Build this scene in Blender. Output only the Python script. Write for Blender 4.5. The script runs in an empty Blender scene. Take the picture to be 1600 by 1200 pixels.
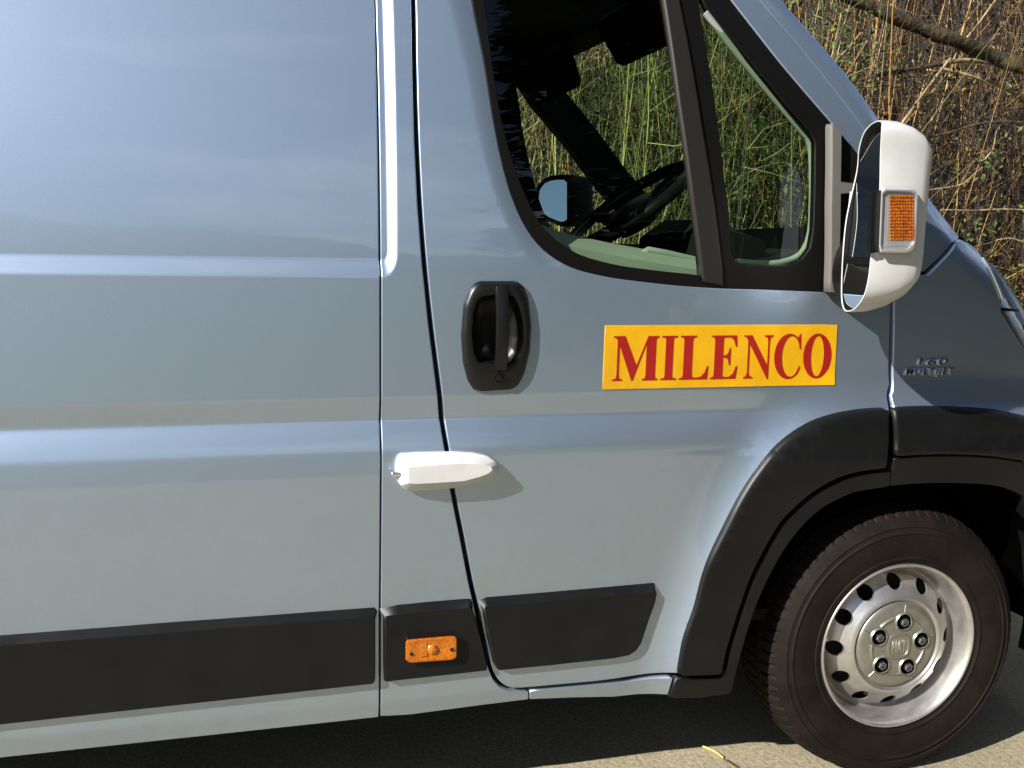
import bpy, bmesh, math, random
import numpy as np
from mathutils import Vector, Matrix
random.seed(7)
rng = np.random.default_rng(11)
scene = bpy.context.scene
COL = scene.collection

# ------------------------------------------------------------------ camera
# Van frame: x forward along the van, y into the van from its flank, z up, origin under the front wheel.
FPX = 1500.0
CAM = np.array([-1.57973, -2.0, 1.38781])
ROT = np.array([[0.96797473, 0.01885882, 0.25033829],
                [-0.25026032, 0.15139828, 0.95626792],
                [0.0198667, 0.98829292, -0.15126933]])     # columns: right, up, forward
cd = bpy.data.cameras.new('camera')
cam = bpy.data.objects.new('camera', cd)
COL.objects.link(cam)
cd.sensor_width = 36.0
cd.lens = 36.0 * FPX / 1600.0
cd.clip_start = 0.05
cd.clip_end = 2000
cam.matrix_world = Matrix(((ROT[0, 0], ROT[0, 1], -ROT[0, 2], CAM[0]),
                           (ROT[1, 0], ROT[1, 1], -ROT[1, 2], CAM[1]),
                           (ROT[2, 0], ROT[2, 1], -ROT[2, 2], CAM[2]),
                           (0, 0, 0, 1)))
scene.camera = cam

# ------------------------------------------------------------------ sky, sun, exposure
SUN_TRAVEL = Vector((2.0, 1.0, -1.36)).normalized()
sun_from = -SUN_TRAVEL
sun_el = math.asin(sun_from.z)
sun_az = math.atan2(sun_from.x, sun_from.y)          # clockwise from +Y
world = bpy.data.worlds.new('World')
scene.world = world
world.use_nodes = True
wn = world.node_tree
wn.nodes.clear()
w_out = wn.nodes.new('ShaderNodeOutputWorld')
w_bg = wn.nodes.new('ShaderNodeBackground')
w_bg.inputs['Strength'].default_value = 0.05
w_sky = wn.nodes.new('ShaderNodeTexSky')
w_sky.sky_type = 'NISHITA'
w_sky.sun_disc = False
w_sky.sun_elevation = sun_el
w_sky.sun_rotation = sun_az
w_sky.air_density = 0.8
w_sky.dust_density = 0.25
w_tc = wn.nodes.new('ShaderNodeTexCoord')
w_map = wn.nodes.new('ShaderNodeMapping')
w_map.inputs['Scale'].default_value = (1.0, 1.0, 2.6)
w_noise = wn.nodes.new('ShaderNodeTexNoise')
w_noise.inputs['Scale'].default_value = 2.3
w_noise.inputs['Detail'].default_value = 7.0
w_noise.inputs['Roughness'].default_value = 0.55
w_ramp = wn.nodes.new('ShaderNodeValToRGB')
w_ramp.color_ramp.elements[0].position = 0.49
w_ramp.color_ramp.elements[1].position = 0.67
w_ramp.color_ramp.elements[1].color = (0.8, 0.8, 0.8, 1)
w_mix = wn.nodes.new('ShaderNodeMixRGB')
w_mix.inputs['Color2'].default_value = (11.5, 11.8, 12.3, 1)
wn.links.new(w_tc.outputs['Generated'], w_map.inputs['Vector'])
wn.links.new(w_map.outputs['Vector'], w_noise.inputs['Vector'])
wn.links.new(w_noise.outputs['Fac'], w_ramp.inputs['Fac'])
wn.links.new(w_ramp.outputs['Color'], w_mix.inputs['Fac'])
wn.links.new(w_sky.outputs['Color'], w_mix.inputs['Color1'])
wn.links.new(w_mix.outputs['Color'], w_bg.inputs['Color'])
wn.links.new(w_bg.outputs['Background'], w_out.inputs['Surface'])

sd = bpy.data.lights.new('sun', 'SUN')
sd.energy = 5.0
sd.angle = math.radians(0.5)
sd.color = (1.0, 0.955, 0.89)
sun = bpy.data.objects.new('sun', sd)
COL.objects.link(sun)
sun.location = (-6, -3, 5)
sun.rotation_euler = SUN_TRAVEL.to_track_quat('-Z', 'Y').to_euler()

vs = scene.view_settings
vs.view_transform = 'Standard'
vs.look = 'None'
vs.exposure = 0.95
vs.gamma = 1.0
vs.use_curve_mapping = False
scene.cycles.max_bounces = 10
scene.cycles.transparent_max_bounces = 16
scene.cycles.caustics_reflective = True
scene.cycles.blur_glossy = 1.0
scene.cycles.sample_clamp_indirect = 6.0
scene.cycles.use_denoising = True


# ------------------------------------------------------------------ measuring helpers
def at(px, py, Y=0.0):
    """Point of the photograph (1600 x 1200) on the plane y = Y of the van frame."""
    d = ROT @ np.array([px - 800.0, 600.0 - py, FPX])
    return CAM + d * ((Y - CAM[1]) / d[1])


def gat(px, py, Z=0.0):
    d = ROT @ np.array([px - 800.0, 600.0 - py, FPX])
    return CAM + d * ((Z - CAM[2]) / d[2])


# ------------------------------------------------------------------ materials
MATS = {}


def new_mat(name):
    m = bpy.data.materials.new(name)
    m.use_nodes = True
    MATS[name] = m
    return m, m.node_tree, m.node_tree.nodes['Principled BSDF']


def simple(name, col, rough=0.5, metal=0.0, coat=0.0, bump=None, vary=None, spec=0.5, emit=None):
    m, nt, b = new_mat(name)
    b.inputs['Base Color'].default_value = (*col, 1)
    b.inputs['Roughness'].default_value = rough
    b.inputs['Metallic'].default_value = metal
    b.inputs['Coat Weight'].default_value = coat
    b.inputs['Coat Roughness'].default_value = 0.04
    b.inputs['Specular IOR Level'].default_value = spec
    tc = nt.nodes.new('ShaderNodeTexCoord')
    if bump:
        n = nt.nodes.new('ShaderNodeTexNoise')
        n.inputs['Scale'].default_value = bump[0]
        n.inputs['Detail'].default_value = 4
        nt.links.new(tc.outputs['Object'], n.inputs['Vector'])
        bp = nt.nodes.new('ShaderNodeBump')
        bp.inputs['Strength'].default_value = bump[1]
        bp.inputs['Distance'].default_value = bump[2]
        nt.links.new(n.outputs['Fac'], bp.inputs['Height'])
        nt.links.new(bp.outputs['Normal'], b.inputs['Normal'])
    if vary:
        n = nt.nodes.new('ShaderNodeTexNoise')
        n.inputs['Scale'].default_value = vary[0]
        n.inputs['Detail'].default_value = 5
        n.inputs['Roughness'].default_value = 0.6
        nt.links.new(tc.outputs['Object'], n.inputs['Vector'])
        r = nt.nodes.new('ShaderNodeValToRGB')
        r.color_ramp.elements[0].position = 0.3
        r.color_ramp.elements[1].position = 0.7
        r.color_ramp.elements[0].color = (*vary[1], 1)
        r.color_ramp.elements[1].color = (*vary[2], 1)
        nt.links.new(n.outputs['Fac'], r.inputs['Fac'])
        nt.links.new(r.outputs['Color'], b.inputs['Base Color'])
    return m


# metallic slate-blue paint under a clear coat, fine flake grain
m, nt, b = new_mat('paint')
b.inputs['Metallic'].default_value = 0.9
b.inputs['Roughness'].default_value = 0.55
b.inputs['Coat Weight'].default_value = 1.0
b.inputs['Coat Roughness'].default_value = 0.035
b.inputs['Coat IOR'].default_value = 1.8
tc = nt.nodes.new('ShaderNodeTexCoord')
n1 = nt.nodes.new('ShaderNodeTexNoise')
n1.inputs['Scale'].default_value = 700.0
n1.inputs['Detail'].default_value = 2.0
nt.links.new(tc.outputs['Object'], n1.inputs['Vector'])
r1 = nt.nodes.new('ShaderNodeValToRGB')
r1.color_ramp.elements[0].position = 0.25
r1.color_ramp.elements[1].position = 0.75
r1.color_ramp.elements[0].color = (0.32, 0.415, 0.545, 1)
r1.color_ramp.elements[1].color = (0.395, 0.495, 0.63, 1)
nt.links.new(n1.outputs['Fac'], r1.inputs['Fac'])
# thin film of road dust, heavier in streaks
n2 = nt.nodes.new('ShaderNodeTexNoise')
n2.inputs['Scale'].default_value = 6.0
n2.inputs['Detail'].default_value = 8.0
n2.inputs['Roughness'].default_value = 0.65
nt.links.new(tc.outputs['Object'], n2.inputs['Vector'])
r2 = nt.nodes.new('ShaderNodeMapRange')
r2.inputs['From Min'].default_value = 0.35
r2.inputs['From Max'].default_value = 0.8
r2.inputs['To Min'].default_value = 0.015
r2.inputs['To Max'].default_value = 0.05
nt.links.new(n2.outputs['Fac'], r2.inputs['Value'])
nt.links.new(r2.outputs['Result'], b.inputs['Coat Roughness'])
nt.links.new(r1.outputs['Color'], b.inputs['Base Color'])
# slight orange peel
n3 = nt.nodes.new('ShaderNodeTexNoise')
n3.inputs['Scale'].default_value = 9.0
n3.inputs['Detail'].default_value = 2.0
nt.links.new(tc.outputs['Object'], n3.inputs['Vector'])
bp = nt.nodes.new('ShaderNodeBump')
bp.inputs['Strength'].default_value = 0.12
bp.inputs['Distance'].default_value = 0.004
nt.links.new(n3.outputs['Fac'], bp.inputs['Height'])
nt.links.new(bp.outputs['Normal'], b.inputs['Coat Normal'])
# second, tighter flake lobe mixed in
b2 = nt.nodes.new('ShaderNodeBsdfPrincipled')
for k_ in ('Metallic', 'Coat Weight', 'Coat IOR', 'Coat Roughness'):
    b2.inputs[k_].default_value = b.inputs[k_].default_value
b2.inputs['Roughness'].default_value = 0.30
nt.links.new(r1.outputs['Color'], b2.inputs['Base Color'])
nt.links.new(r2.outputs['Result'], b2.inputs['Coat Roughness'])
nt.links.new(bp.outputs['Normal'], b2.inputs['Coat Normal'])
ms = nt.nodes.new('ShaderNodeMixShader')
ms.inputs['Fac'].default_value = 0.42
nt.links.new(b.outputs[0], ms.inputs[1])
nt.links.new(b2.outputs[0], ms.inputs[2])
dd = nt.nodes.new('ShaderNodeBsdfDiffuse')
dd.inputs['Color'].default_value = (0.20, 0.185, 0.15, 1)
sx_ = nt.nodes.new('ShaderNodeSeparateXYZ')
nt.links.new(tc.outputs['Object'], sx_.inputs[0])
mr = nt.nodes.new('ShaderNodeMapRange')
mr.inputs['From Min'].default_value = 0.30
mr.inputs['From Max'].default_value = 1.25
mr.inputs['To Min'].default_value = 0.85
mr.inputs['To Max'].default_value = 0.06
nt.links.new(sx_.outputs['Z'], mr.inputs['Value'])
n4 = nt.nodes.new('ShaderNodeTexNoise')
n4.inputs['Scale'].default_value = 14.0
n4.inputs['Detail'].default_value = 9.0
n4.inputs['Roughness'].default_value = 0.7
nt.links.new(tc.outputs['Object'], n4.inputs['Vector'])
mu_ = nt.nodes.new('ShaderNodeMath')
mu_.operation = 'MULTIPLY'
nt.links.new(mr.outputs['Result'], mu_.inputs[0])
r4 = nt.nodes.new('ShaderNodeMapRange')
r4.inputs['From Min'].default_value = 0.3
r4.inputs['From Max'].default_value = 0.75
r4.inputs['To Min'].default_value = 0.05
r4.inputs['To Max'].default_value = 0.34
nt.links.new(n4.outputs['Fac'], r4.inputs['Value'])
nt.links.new(r4.outputs['Result'], mu_.inputs[1])
md = nt.nodes.new('ShaderNodeMixShader')
nt.links.new(mu_.outputs[0], md.inputs['Fac'])
nt.links.new(ms.outputs[0], md.inputs[1])
nt.links.new(dd.outputs[0], md.inputs[2])
nt.links.new(md.outputs[0], nt.nodes['Material Output'].inputs['Surface'])

simple('cladding', (0.012, 0.0115, 0.0105), 0.40, bump=(900, 0.25, 0.0006), vary=(9, (0.0036, 0.0039, 0.0044), (0.0068, 0.0072, 0.0080)), spec=0.26)
simple('black_plastic', (0.005, 0.005, 0.005), 0.33, bump=(1200, 0.2, 0.0004), spec=0.4)
simple('rubber_seal', (0.0025, 0.0022, 0.002), 0.55, spec=0.15)
simple('bar_plastic', (0.013, 0.011, 0.010), 0.5, spec=0.25)
simple('foot_plastic', (0.10, 0.093, 0.083), 0.6, bump=(700, 0.2, 0.0005))
simple('underbody', (0.0012, 0.0012, 0.0012), 0.95, spec=0.0)
simple('inner_gap', (0.012, 0.014, 0.017), 0.7)
simple('white_plastic', (0.55, 0.55, 0.545), 0.35, coat=0.15, vary=(20, (0.51, 0.51, 0.50), (0.57, 0.57, 0.565)))
simple('chrome', (0.88, 0.88, 0.88), 0.2, 1.0)
simple('sign_yellow', (0.60, 0.32, 0.003), 0.4, coat=0.8, bump=(7, 0.5, 0.012), vary=(9, (0.57, 0.295, 0.003), (0.64, 0.345, 0.004)))
simple('sign_red', (0.28, 0.006, 0.004), 0.45, coat=0.2)
simple('rim_steel', (0.50, 0.49, 0.47), 0.34, 0.85, vary=(30, (0.46, 0.45, 0.43), (0.60, 0.59, 0.57)))
simple('cap_plastic', (0.30, 0.29, 0.26), 0.40, 0.75, vary=(25, (0.24, 0.23, 0.20), (0.33, 0.32, 0.28)))
simple('wheel_nut', (0.28, 0.29, 0.31), 0.35, 1.0)
simple('tyre', (0.020, 0.016, 0.014), 0.72, bump=(160, 0.25, 0.001), vary=(16, (0.0045, 0.0033, 0.0026), (0.012, 0.0082, 0.006)), spec=0.15)
simple('brake', (0.02, 0.018, 0.016), 0.8)
simple('interior_dark', (0.006, 0.006, 0.0065), 0.75, spec=0.2)
simple('interior_grey', (0.27, 0.29, 0.26), 0.7)
simple('seat_cloth', (0.008, 0.008, 0.009), 0.95)
simple('headlining', (0.02, 0.02, 0.019), 0.9)
simple('mirror', (0.86, 0.88, 0.9), 0.015, 1.0)
simple('mirror_haze', (0.80, 0.82, 0.84), 0.02, 1.0)
simple('far_paint', (0.20, 0.28, 0.37), 0.3, 0.6, coat=1.0)
simple('lamp_white', (0.62, 0.62, 0.63), 0.2, 0.4, coat=0.5)
simple('lamp_back', (0.55, 0.55, 0.56), 0.25, 0.9)
simple('amber_reflector', (0.72, 0.17, 0.006), 0.2, 0.3, coat=0.6, vary=(260, (0.20, 0.03, 0.002), (0.90, 0.30, 0.025)))  # sparkle is put into the colour as dark and bright amber noise


def glass(name, tint, ior=1.5, rough=0.0, boost=1.0):
    m = bpy.data.materials.new(name)
    m.use_nodes = True
    nt = m.node_tree
    nt.nodes.clear()
    out = nt.nodes.new('ShaderNodeOutputMaterial')
    tr = nt.nodes.new('ShaderNodeBsdfTransparent')
    tr.inputs['Color'].default_value = (*tint, 1)
    gl = nt.nodes.new('ShaderNodeBsdfGlossy')
    gl.inputs['Roughness'].default_value = rough
    lw = nt.nodes.new('ShaderNodeLayerWeight')
    lw.inputs['Blend'].default_value = 0.5
    pw = nt.nodes.new('ShaderNodeMath')
    pw.operation = 'POWER'
    pw.inputs[1].default_value = 4.5
    nt.links.new(lw.outputs['Facing'], pw.inputs[0])
    mu = nt.nodes.new('ShaderNodeMath')
    mu.operation = 'MULTIPLY_ADD'
    mu.inputs[1].default_value = 0.9
    mu.inputs[2].default_value = 0.045 * boost
    nt.links.new(pw.outputs[0], mu.inputs[0])
    mx = nt.nodes.new('ShaderNodeMixShader')
    nt.links.new(mu.outputs[0], mx.inputs['Fac'])
    nt.links.new(tr.outputs[0], mx.inputs[1])
    nt.links.new(gl.outputs[0], mx.inputs[2])
    nt.links.new(mx.outputs[0], out.inputs['Surface'])
    MATS[name] = m


glass('window_glass', (0.70, 0.82, 0.68), 1.5, 0.0, 1.5)
glass('clear_lens', (0.95, 0.95, 0.95), 1.5, 0.02, 1.6)
# amber lens
m, nt, b = new_mat('amber_lens')
b.inputs['Base Color'].default_value = (0.52, 0.13, 0.002, 1)
b.inputs['Roughness'].default_value = 0.12
b.inputs['Coat Weight'].default_value = 0.6
b.inputs['Subsurface Weight'].default_value = 0.15
b.inputs['Subsurface Radius'].default_value = (0.01, 0.004, 0.001)

tc = nt.nodes.new('ShaderNodeTexCoord')
nn_ = nt.nodes.new('ShaderNodeTexVoronoi')
nn_.inputs['Scale'].default_value = 170
nt.links.new(tc.outputs['Object'], nn_.inputs['Vector'])
rr_ = nt.nodes.new('ShaderNodeValToRGB')
rr_.color_ramp.elements[0].color = (0.56, 0.17, 0.004, 1)
rr_.color_ramp.elements[1].color = (0.38, 0.09, 0.002, 1)
rr_.color_ramp.elements[1].position = 0.75
nt.links.new(nn_.outputs['Distance'], rr_.inputs['Fac'])
nt.links.new(rr_.outputs['Color'], b.inputs['Base Color'])
# concrete: pale tan, speckled, pitted
m, nt, b = new_mat('concrete')
tc = nt.nodes.new('ShaderNodeTexCoord')


def noise(nt, tc, scale, detail=6, rough=0.6, out='Object'):
    n = nt.nodes.new('ShaderNodeTexNoise')
    n.inputs['Scale'].default_value = scale
    n.inputs['Detail'].default_value = detail
    n.inputs['Roughness'].default_value = rough
    nt.links.new(tc.outputs[out], n.inputs['Vector'])
    return n


def ramp(nt, src, stops):
    r = nt.nodes.new('ShaderNodeValToRGB')
    els = r.color_ramp.elements
    while len(els) < len(stops):
        els.new(0.5)
    for e, (p, c) in zip(els, stops):
        e.position = p
        e.color = (*c, 1)
    nt.links.new(src, r.inputs['Fac'])
    return r


na = noise(nt, tc, 1.6, 8)
nb = noise(nt, tc, 75, 6, 0.75)
ra = ramp(nt, na.outputs['Fac'], [(0.3, (0.29, 0.25, 0.17)), (0.7, (0.42, 0.375, 0.265))])
rb = ramp(nt, nb.outputs['Fac'], [(0.30, (0.35, 0.33, 0.28)), (0.48, (0.85, 0.84, 0.80)), (0.72, (1.25, 1.2, 1.1))])
mx = nt.nodes.new('ShaderNodeMixRGB')
mx.blend_type = 'MULTIPLY'
mx.inputs['Fac'].default_value = 1
nt.links.new(ra.outputs['Color'], mx.inputs['Color1'])
nt.links.new(rb.outputs['Color'], mx.inputs['Color2'])
nt.links.new(mx.outputs['Color'], b.inputs['Base Color'])
b.inputs['Roughness'].default_value = 0.9
bp = nt.nodes.new('ShaderNodeBump')
bp.inputs['Strength'].default_value = 0.8
bp.inputs['Distance'].default_value = 0.006
nt.links.new(nb.outputs['Fac'], bp.inputs['Height'])
nt.links.new(bp.outputs['Normal'], b.inputs['Normal'])

simple('earth', (0.06, 0.045, 0.028), 0.95, bump=(8, 0.8, 0.08), vary=(5, (0.002, 0.0015, 0.0007), (0.009, 0.006, 0.003)), spec=0.05)
simple('grass_field', (0.06, 0.075, 0.03), 0.95, vary=(0.4, (0.045, 0.06, 0.022), (0.09, 0.095, 0.045)))
simple('wooded_hill', (0.05, 0.055, 0.035), 0.95, vary=(0.25, (0.03, 0.036, 0.022), (0.075, 0.07, 0.045)))
simple('straw', (0.62, 0.46, 0.12), 0.6)
simple('crack_dark', (0.03, 0.026, 0.02), 0.95)


def island_mat(name, stops, rough=0.75, noise_scale=None, translucent=False):
    m, nt, b = new_mat(name)
    g = nt.nodes.new('ShaderNodeNewGeometry')
    r = ramp(nt, g.outputs['Random Per Island'], stops)
    nt.links.new(r.outputs['Color'], b.inputs['Base Color'])
    b.inputs['Roughness'].default_value = rough
    if translucent:
        b.inputs['Transmission Weight'].default_value = 0.0
        b.inputs['Subsurface Weight'].default_value = 0.0
    return m


island_mat('twig', [(0.0, (0.0015, 0.0009, 0.0004)), (0.58, (0.006, 0.0034, 0.001)), (0.78, (0.06, 0.030, 0.006)), (0.90, (0.28, 0.15, 0.034)), (1.0, (0.55, 0.36, 0.12))])  # few bright islands imitate sunlit stems, near-black ones the shaded gaps
island_mat('green_stem', [(0.0, (0.010, 0.012, 0.003)), (0.55, (0.06, 0.068, 0.016)), (1.0, (0.36, 0.35, 0.12))])
island_mat('leaf', [(0.0, (0.035, 0.06, 0.014)), (0.5, (0.075, 0.12, 0.03)), (1.0, (0.12, 0.16, 0.035))], 0.75)
island_mat('evergreen', [(0.0, (0.010, 0.018, 0.008)), (1.0, (0.035, 0.05, 0.02))], 0.7)
island_mat('dead_leaf', [(0.0, (0.003, 0.002, 0.0006)), (0.6, (0.010, 0.006, 0.0015)), (0.85, (0.14, 0.08, 0.018)), (1.0, (0.42, 0.27, 0.08))], 0.75)  # bright share imitates sunlit flecks, near-black share the shaded depth
simple('bark_moss', (0.06, 0.05, 0.025), 0.95, bump=(30, 0.9, 0.02), vary=(11, (0.004, 0.0032, 0.002), (0.075, 0.058, 0.02)))
simple('bark_pale', (0.30, 0.21, 0.12), 0.8, bump=(60, 0.6, 0.006), vary=(14, (0.13, 0.08, 0.04), (0.42, 0.32, 0.19)))
simple('bark_dark', (0.05, 0.035, 0.02), 0.9, bump=(60, 0.7, 0.006), vary=(14, (0.022, 0.016, 0.010), (0.11, 0.075, 0.04)))


# ------------------------------------------------------------------ object helpers
def link(name, me, mat, parent=None):
    o = bpy.data.objects.new(name, me)
    COL.objects.link(o)
    if mat is not None:
        me.materials.append(MATS[mat])
    if parent is not None:
        o.parent = parent
    return o


def tag(o, label=None, cat=None, group=None, kind=None):
    if label:
        o['label'] = label
    if cat:
        o['category'] = cat
    if group:
        o['group'] = group
    if kind:
        o['kind'] = kind
    return o


def mesh_obj(name, verts, faces, mat, parent=None, smooth=False, angle=None):
    me = bpy.data.meshes.new(name)
    me.from_pydata([tuple(map(float, v)) for v in verts], [], faces)
    bm = bmesh.new()
    bm.from_mesh(me)
    bmesh.ops.recalc_face_normals(bm, faces=bm.faces)
    bm.to_mesh(me)
    bm.free()
    if smooth:
        me.polygons.foreach_set('use_smooth', [True] * len(me.polygons))
        if angle:
            me.set_sharp_from_angle(angle=math.radians(angle))
    me.update()
    return link(name, me, mat, parent)


def box(name, lo, hi, mat, parent=None, bevel=0.0):
    bm = bmesh.new()
    bmesh.ops.create_cube(bm, size=1)
    lo = Vector(lo)
    hi = Vector(hi)
    for v in bm.verts:
        v.co = Vector([(lo[i] + hi[i]) / 2 + v.co[i] * (hi[i] - lo[i]) for i in range(3)])
    if bevel:
        bmesh.ops.bevel(bm, geom=bm.edges[:], offset=bevel, segments=3, affect='EDGES', profile=0.5)
    me = bpy.data.meshes.new(name)
    bm.to_mesh(me)
    bm.free()
    if bevel:
        me.polygons.foreach_set('use_smooth', [True] * len(me.polygons))
        me.set_sharp_from_angle(angle=math.radians(40))
    return link(name, me, mat, parent)


def loft(name, loops, mat, parent=None, cap0=False, cap1=True, closed=True, smooth=True, angle=35):
    n = len(loops[0])
    verts = [p for lp in loops for p in lp]
    faces = []
    for k in range(len(loops) - 1):
        for i in range(n if closed else n - 1):
            j = (i + 1) % n
            faces.append((k * n + i, k * n + j, (k + 1) * n + j, (k + 1) * n + i))
    if cap0:
        faces.append(tuple(range(n)))
    if cap1:
        faces.append(tuple((len(loops) - 1) * n + i for i in range(n)))
    return mesh_obj(name, verts, faces, mat, parent, smooth, angle)


def lathe(name, profile, mat, parent=None, seg=96, center=(0, 0, 0), smooth=True, angle=40):
    """profile of (radius, y); axis along y through center."""
    loops = []
    for r, y in profile:
        loops.append([(center[0] + r * math.cos(2 * math.pi * i / seg), center[1] + y,
                       center[2] + r * math.sin(2 * math.pi * i / seg)) for i in range(seg)])
    return loft(name, loops, mat, parent, cap1=False, smooth=smooth, angle=angle)


def catmull(pts, step=0.02, closed=False):
    P = [np.array(p, float) for p in pts]
    n = len(P)
    out = []
    rngk = n if closed else n - 1
    for i in range(rngk):
        p1, p2 = P[i], P[(i + 1) % n]
        p0 = P[(i - 1) % n] if closed or i > 0 else 2 * p1 - p2
        p3 = P[(i + 2) % n] if closed or i < n - 2 else 2 * p2 - p1
        L = np.linalg.norm(p2 - p1)
        k = max(1, int(math.ceil(L / step)))
        for j in range(k):
            t = j / k
            out.append(0.5 * ((2 * p1) + (-p0 + p2) * t + (2 * p0 - 5 * p1 + 4 * p2 - p3) * t * t + (-p0 + 3 * p1 - 3 * p2 + p3) * t ** 3))
    if not closed:
        out.append(P[-1])
    return out


def tube_data(points, radii, sides=5, verts=None, faces=None, cap=False):
    verts = [] if verts is None else verts
    faces = [] if faces is None else faces
    base = len(verts)
    P = [Vector(p) for p in points]
    n = len(P)
    up = Vector((0.31, 0.9, 0.17))
    for i, p in enumerate(P):
        t = (P[min(i + 1, n - 1)] - P[max(i - 1, 0)])
        t = t.normalized() if t.length > 1e-9 else Vector((0, 0, 1))
        a = t.cross(up)
        if a.length < 1e-4:
            a = t.cross(Vector((1, 0, 0)))
        a.normalize()
        c = t.cross(a)
        r = radii[i] if hasattr(radii, '__len__') else radii
        for s in range(sides):
            th = 2 * math.pi * s / sides
            q = p + a * (r * math.cos(th)) + c * (r * math.sin(th))
            verts.append((q.x, q.y, q.z))
    for i in range(n - 1):
        for s in range(sides):
            s2 = (s + 1) % sides
            faces.append((base + i * sides + s, base + i * sides + s2, base + (i + 1) * sides + s2, base + (i + 1) * sides + s))
    if cap:
        faces.append(tuple(base + s for s in range(sides)))
        faces.append(tuple(base + (n - 1) * sides + s for s in range(sides)))
    return verts, faces


def tube(name, points, radii, mat, parent=None, sides=10, cap=True):
    v, f = tube_data(points, radii, sides, cap=cap)
    return mesh_obj(name, v, f, mat, parent, True, 50)


def polar(poly, center, N, start=0.0):
    """Resample a closed 2-D outline at N equal angles around center."""
    poly = [np.array(p[:2], float) for p in poly]
    c = np.array(center, float)
    out = []
    for k in range(N):
        th = start + 2 * math.pi * k / N
        d = np.array([math.cos(th), math.sin(th)])
        best = None
        for i in range(len(poly)):
            a = poly[i] - c
            e = poly[(i + 1) % len(poly)] - poly[i]
            den = d[0] * e[1] - d[1] * e[0]
            if abs(den) < 1e-12:
                continue
            t = (a[0] * e[1] - a[1] * e[0]) / den
            u = (a[0] * d[1] - a[1] * d[0]) / den
            if t > 0 and -1e-9 <= u <= 1 + 1e-9 and (best is None or t > best):
                best = t
        out.append(c + d * (best or 0.0))
    return out


# ------------------------------------------------------------------ the flank surface y = S(x, z)
_z = np.arange(0.2, 2.4, 0.001)
_m = np.interp(_z, [0.2, 0.345, 0.36, 0.57, 0.60, 0.90, 0.922, 0.94, 0.986, 0.995, 1.002, 1.04, 1.052, 1.30, 1.36, 1.6, 1.9, 2.1, 2.4],
               [-0.25, -0.2, -0.015, -0.015, -0.080, -0.060, 0.00, 0.24, 0.38, 0.30, -0.27, -0.25, -0.01, 0.002, 0.045, 0.150, 0.26, 0.36, 0.6])
_k = np.ones(7) / 7
_m = np.convolve(np.pad(_m, 3, mode='edge'), _k, mode='valid')
_y = np.cumsum(_m) * 0.001
_y -= np.interp(0.93, _z, _y)

ARCH_PX = [(1064, 1100), (1067, 1054), (1077, 1006), (1087, 977), (1097, 947), (1115, 884), (1145, 817), (1166, 780), (1191, 743),
           (1224, 704), (1265, 673), (1305, 657), (1346, 649), (1390, 646), (1440, 644), (1500, 645), (1557, 649), (1600, 658)]
FLARE = 0.030
ARCH = [at(px, py, -0.03)[[0, 2]] for px, py in ARCH_PX]
# mirrored forward half of the arch, out of the frame
ARCH = catmull(ARCH, 0.025)
ARCH += [np.array(p) for p in [(0.40, 0.93), (0.48, 0.84), (0.545, 0.72), (0.585, 0.58), (0.61, 0.42), (0.615, 0.28)]]
ARCH = np.array(ARCH)
SHOULDER_PX = [(1150, -80), (1215, 0), (1282, 75), (1325, 127), (1365, 182), (1410, 246), (1450, 307), (1479, 343), (1497, 366), (1517, 384), (1536, 401), (1560, 426), (1600, 488)]


def make_shoulder(ys):
    P = [at(px, py, y)[[0, 2]] for (px, py), y in zip(SHOULDER_PX, ys)]
    P = [P[0] + np.array([-0.20, 0.19])] + P + [P[-1] + np.array(d) for d in [(0.11, -0.14), (0.23, -0.30), (0.33, -0.47), (0.39, -0.72)]]
    return np.array(catmull(P, 0.03))


SHOULDER = make_shoulder([0.12] * len(SHOULDER_PX))


WIN_EDGE = np.array(catmull([at(px, py, 0.04)[[0, 2]] for px, py in [(737, -160), (745, -60), (749, 0), (768, 96), (782, 184), (795, 249), (809, 301), (830, 348), (857, 383), (897, 408)]], 0.02))


def seg_dist(px, pz, line):
    A, B = line[:-1], line[1:]
    D = B - A
    L2 = (D ** 2).sum(1) + 1e-15
    best = np.empty(px.shape)
    side = np.empty(px.shape)
    for k in range(0, len(px), 4000):
        x = px[k:k + 4000, None]
        z = pz[k:k + 4000, None]
        rx, rz = x - A[None, :, 0], z - A[None, :, 1]
        t = np.minimum(np.maximum((rx * D[:, 0] + rz * D[:, 1]) / L2, 0), 1)
        d2 = (rx - t * D[:, 0]) ** 2 + (rz - t * D[:, 1]) ** 2
        i = d2.argmin(1)
        r = np.arange(len(i))
        best[k:k + 4000] = np.sqrt(d2[r, i])
        side[k:k + 4000] = np.sign(D[i, 0] * rz[r, i] - D[i, 1] * rx[r, i])
    return best, side


def sstep(a, b, t):
    u = np.clip((t - a) / (b - a), 0, 1)
    return u * u * (3 - 2 * u)


def bevel(d, h, e):
    """0 .. 1 straight ramp over -h .. h with corners eased over e."""
    def cl(t):
        u = np.clip((t + e) / (2 * e), 0, 1)
        return np.where(t > e, t, np.where(t < -e, 0.0, e * u * u))
    return (cl(d + h) - cl(d - h)) / (2 * h)


WINDOW_RETURN = 0.0075          # how far the door skin turns in at the window; the panes and seals lie flat
REC_X, REC_Z = -1.3155, 1.318          # corner lines of the recessed side panel


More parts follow.
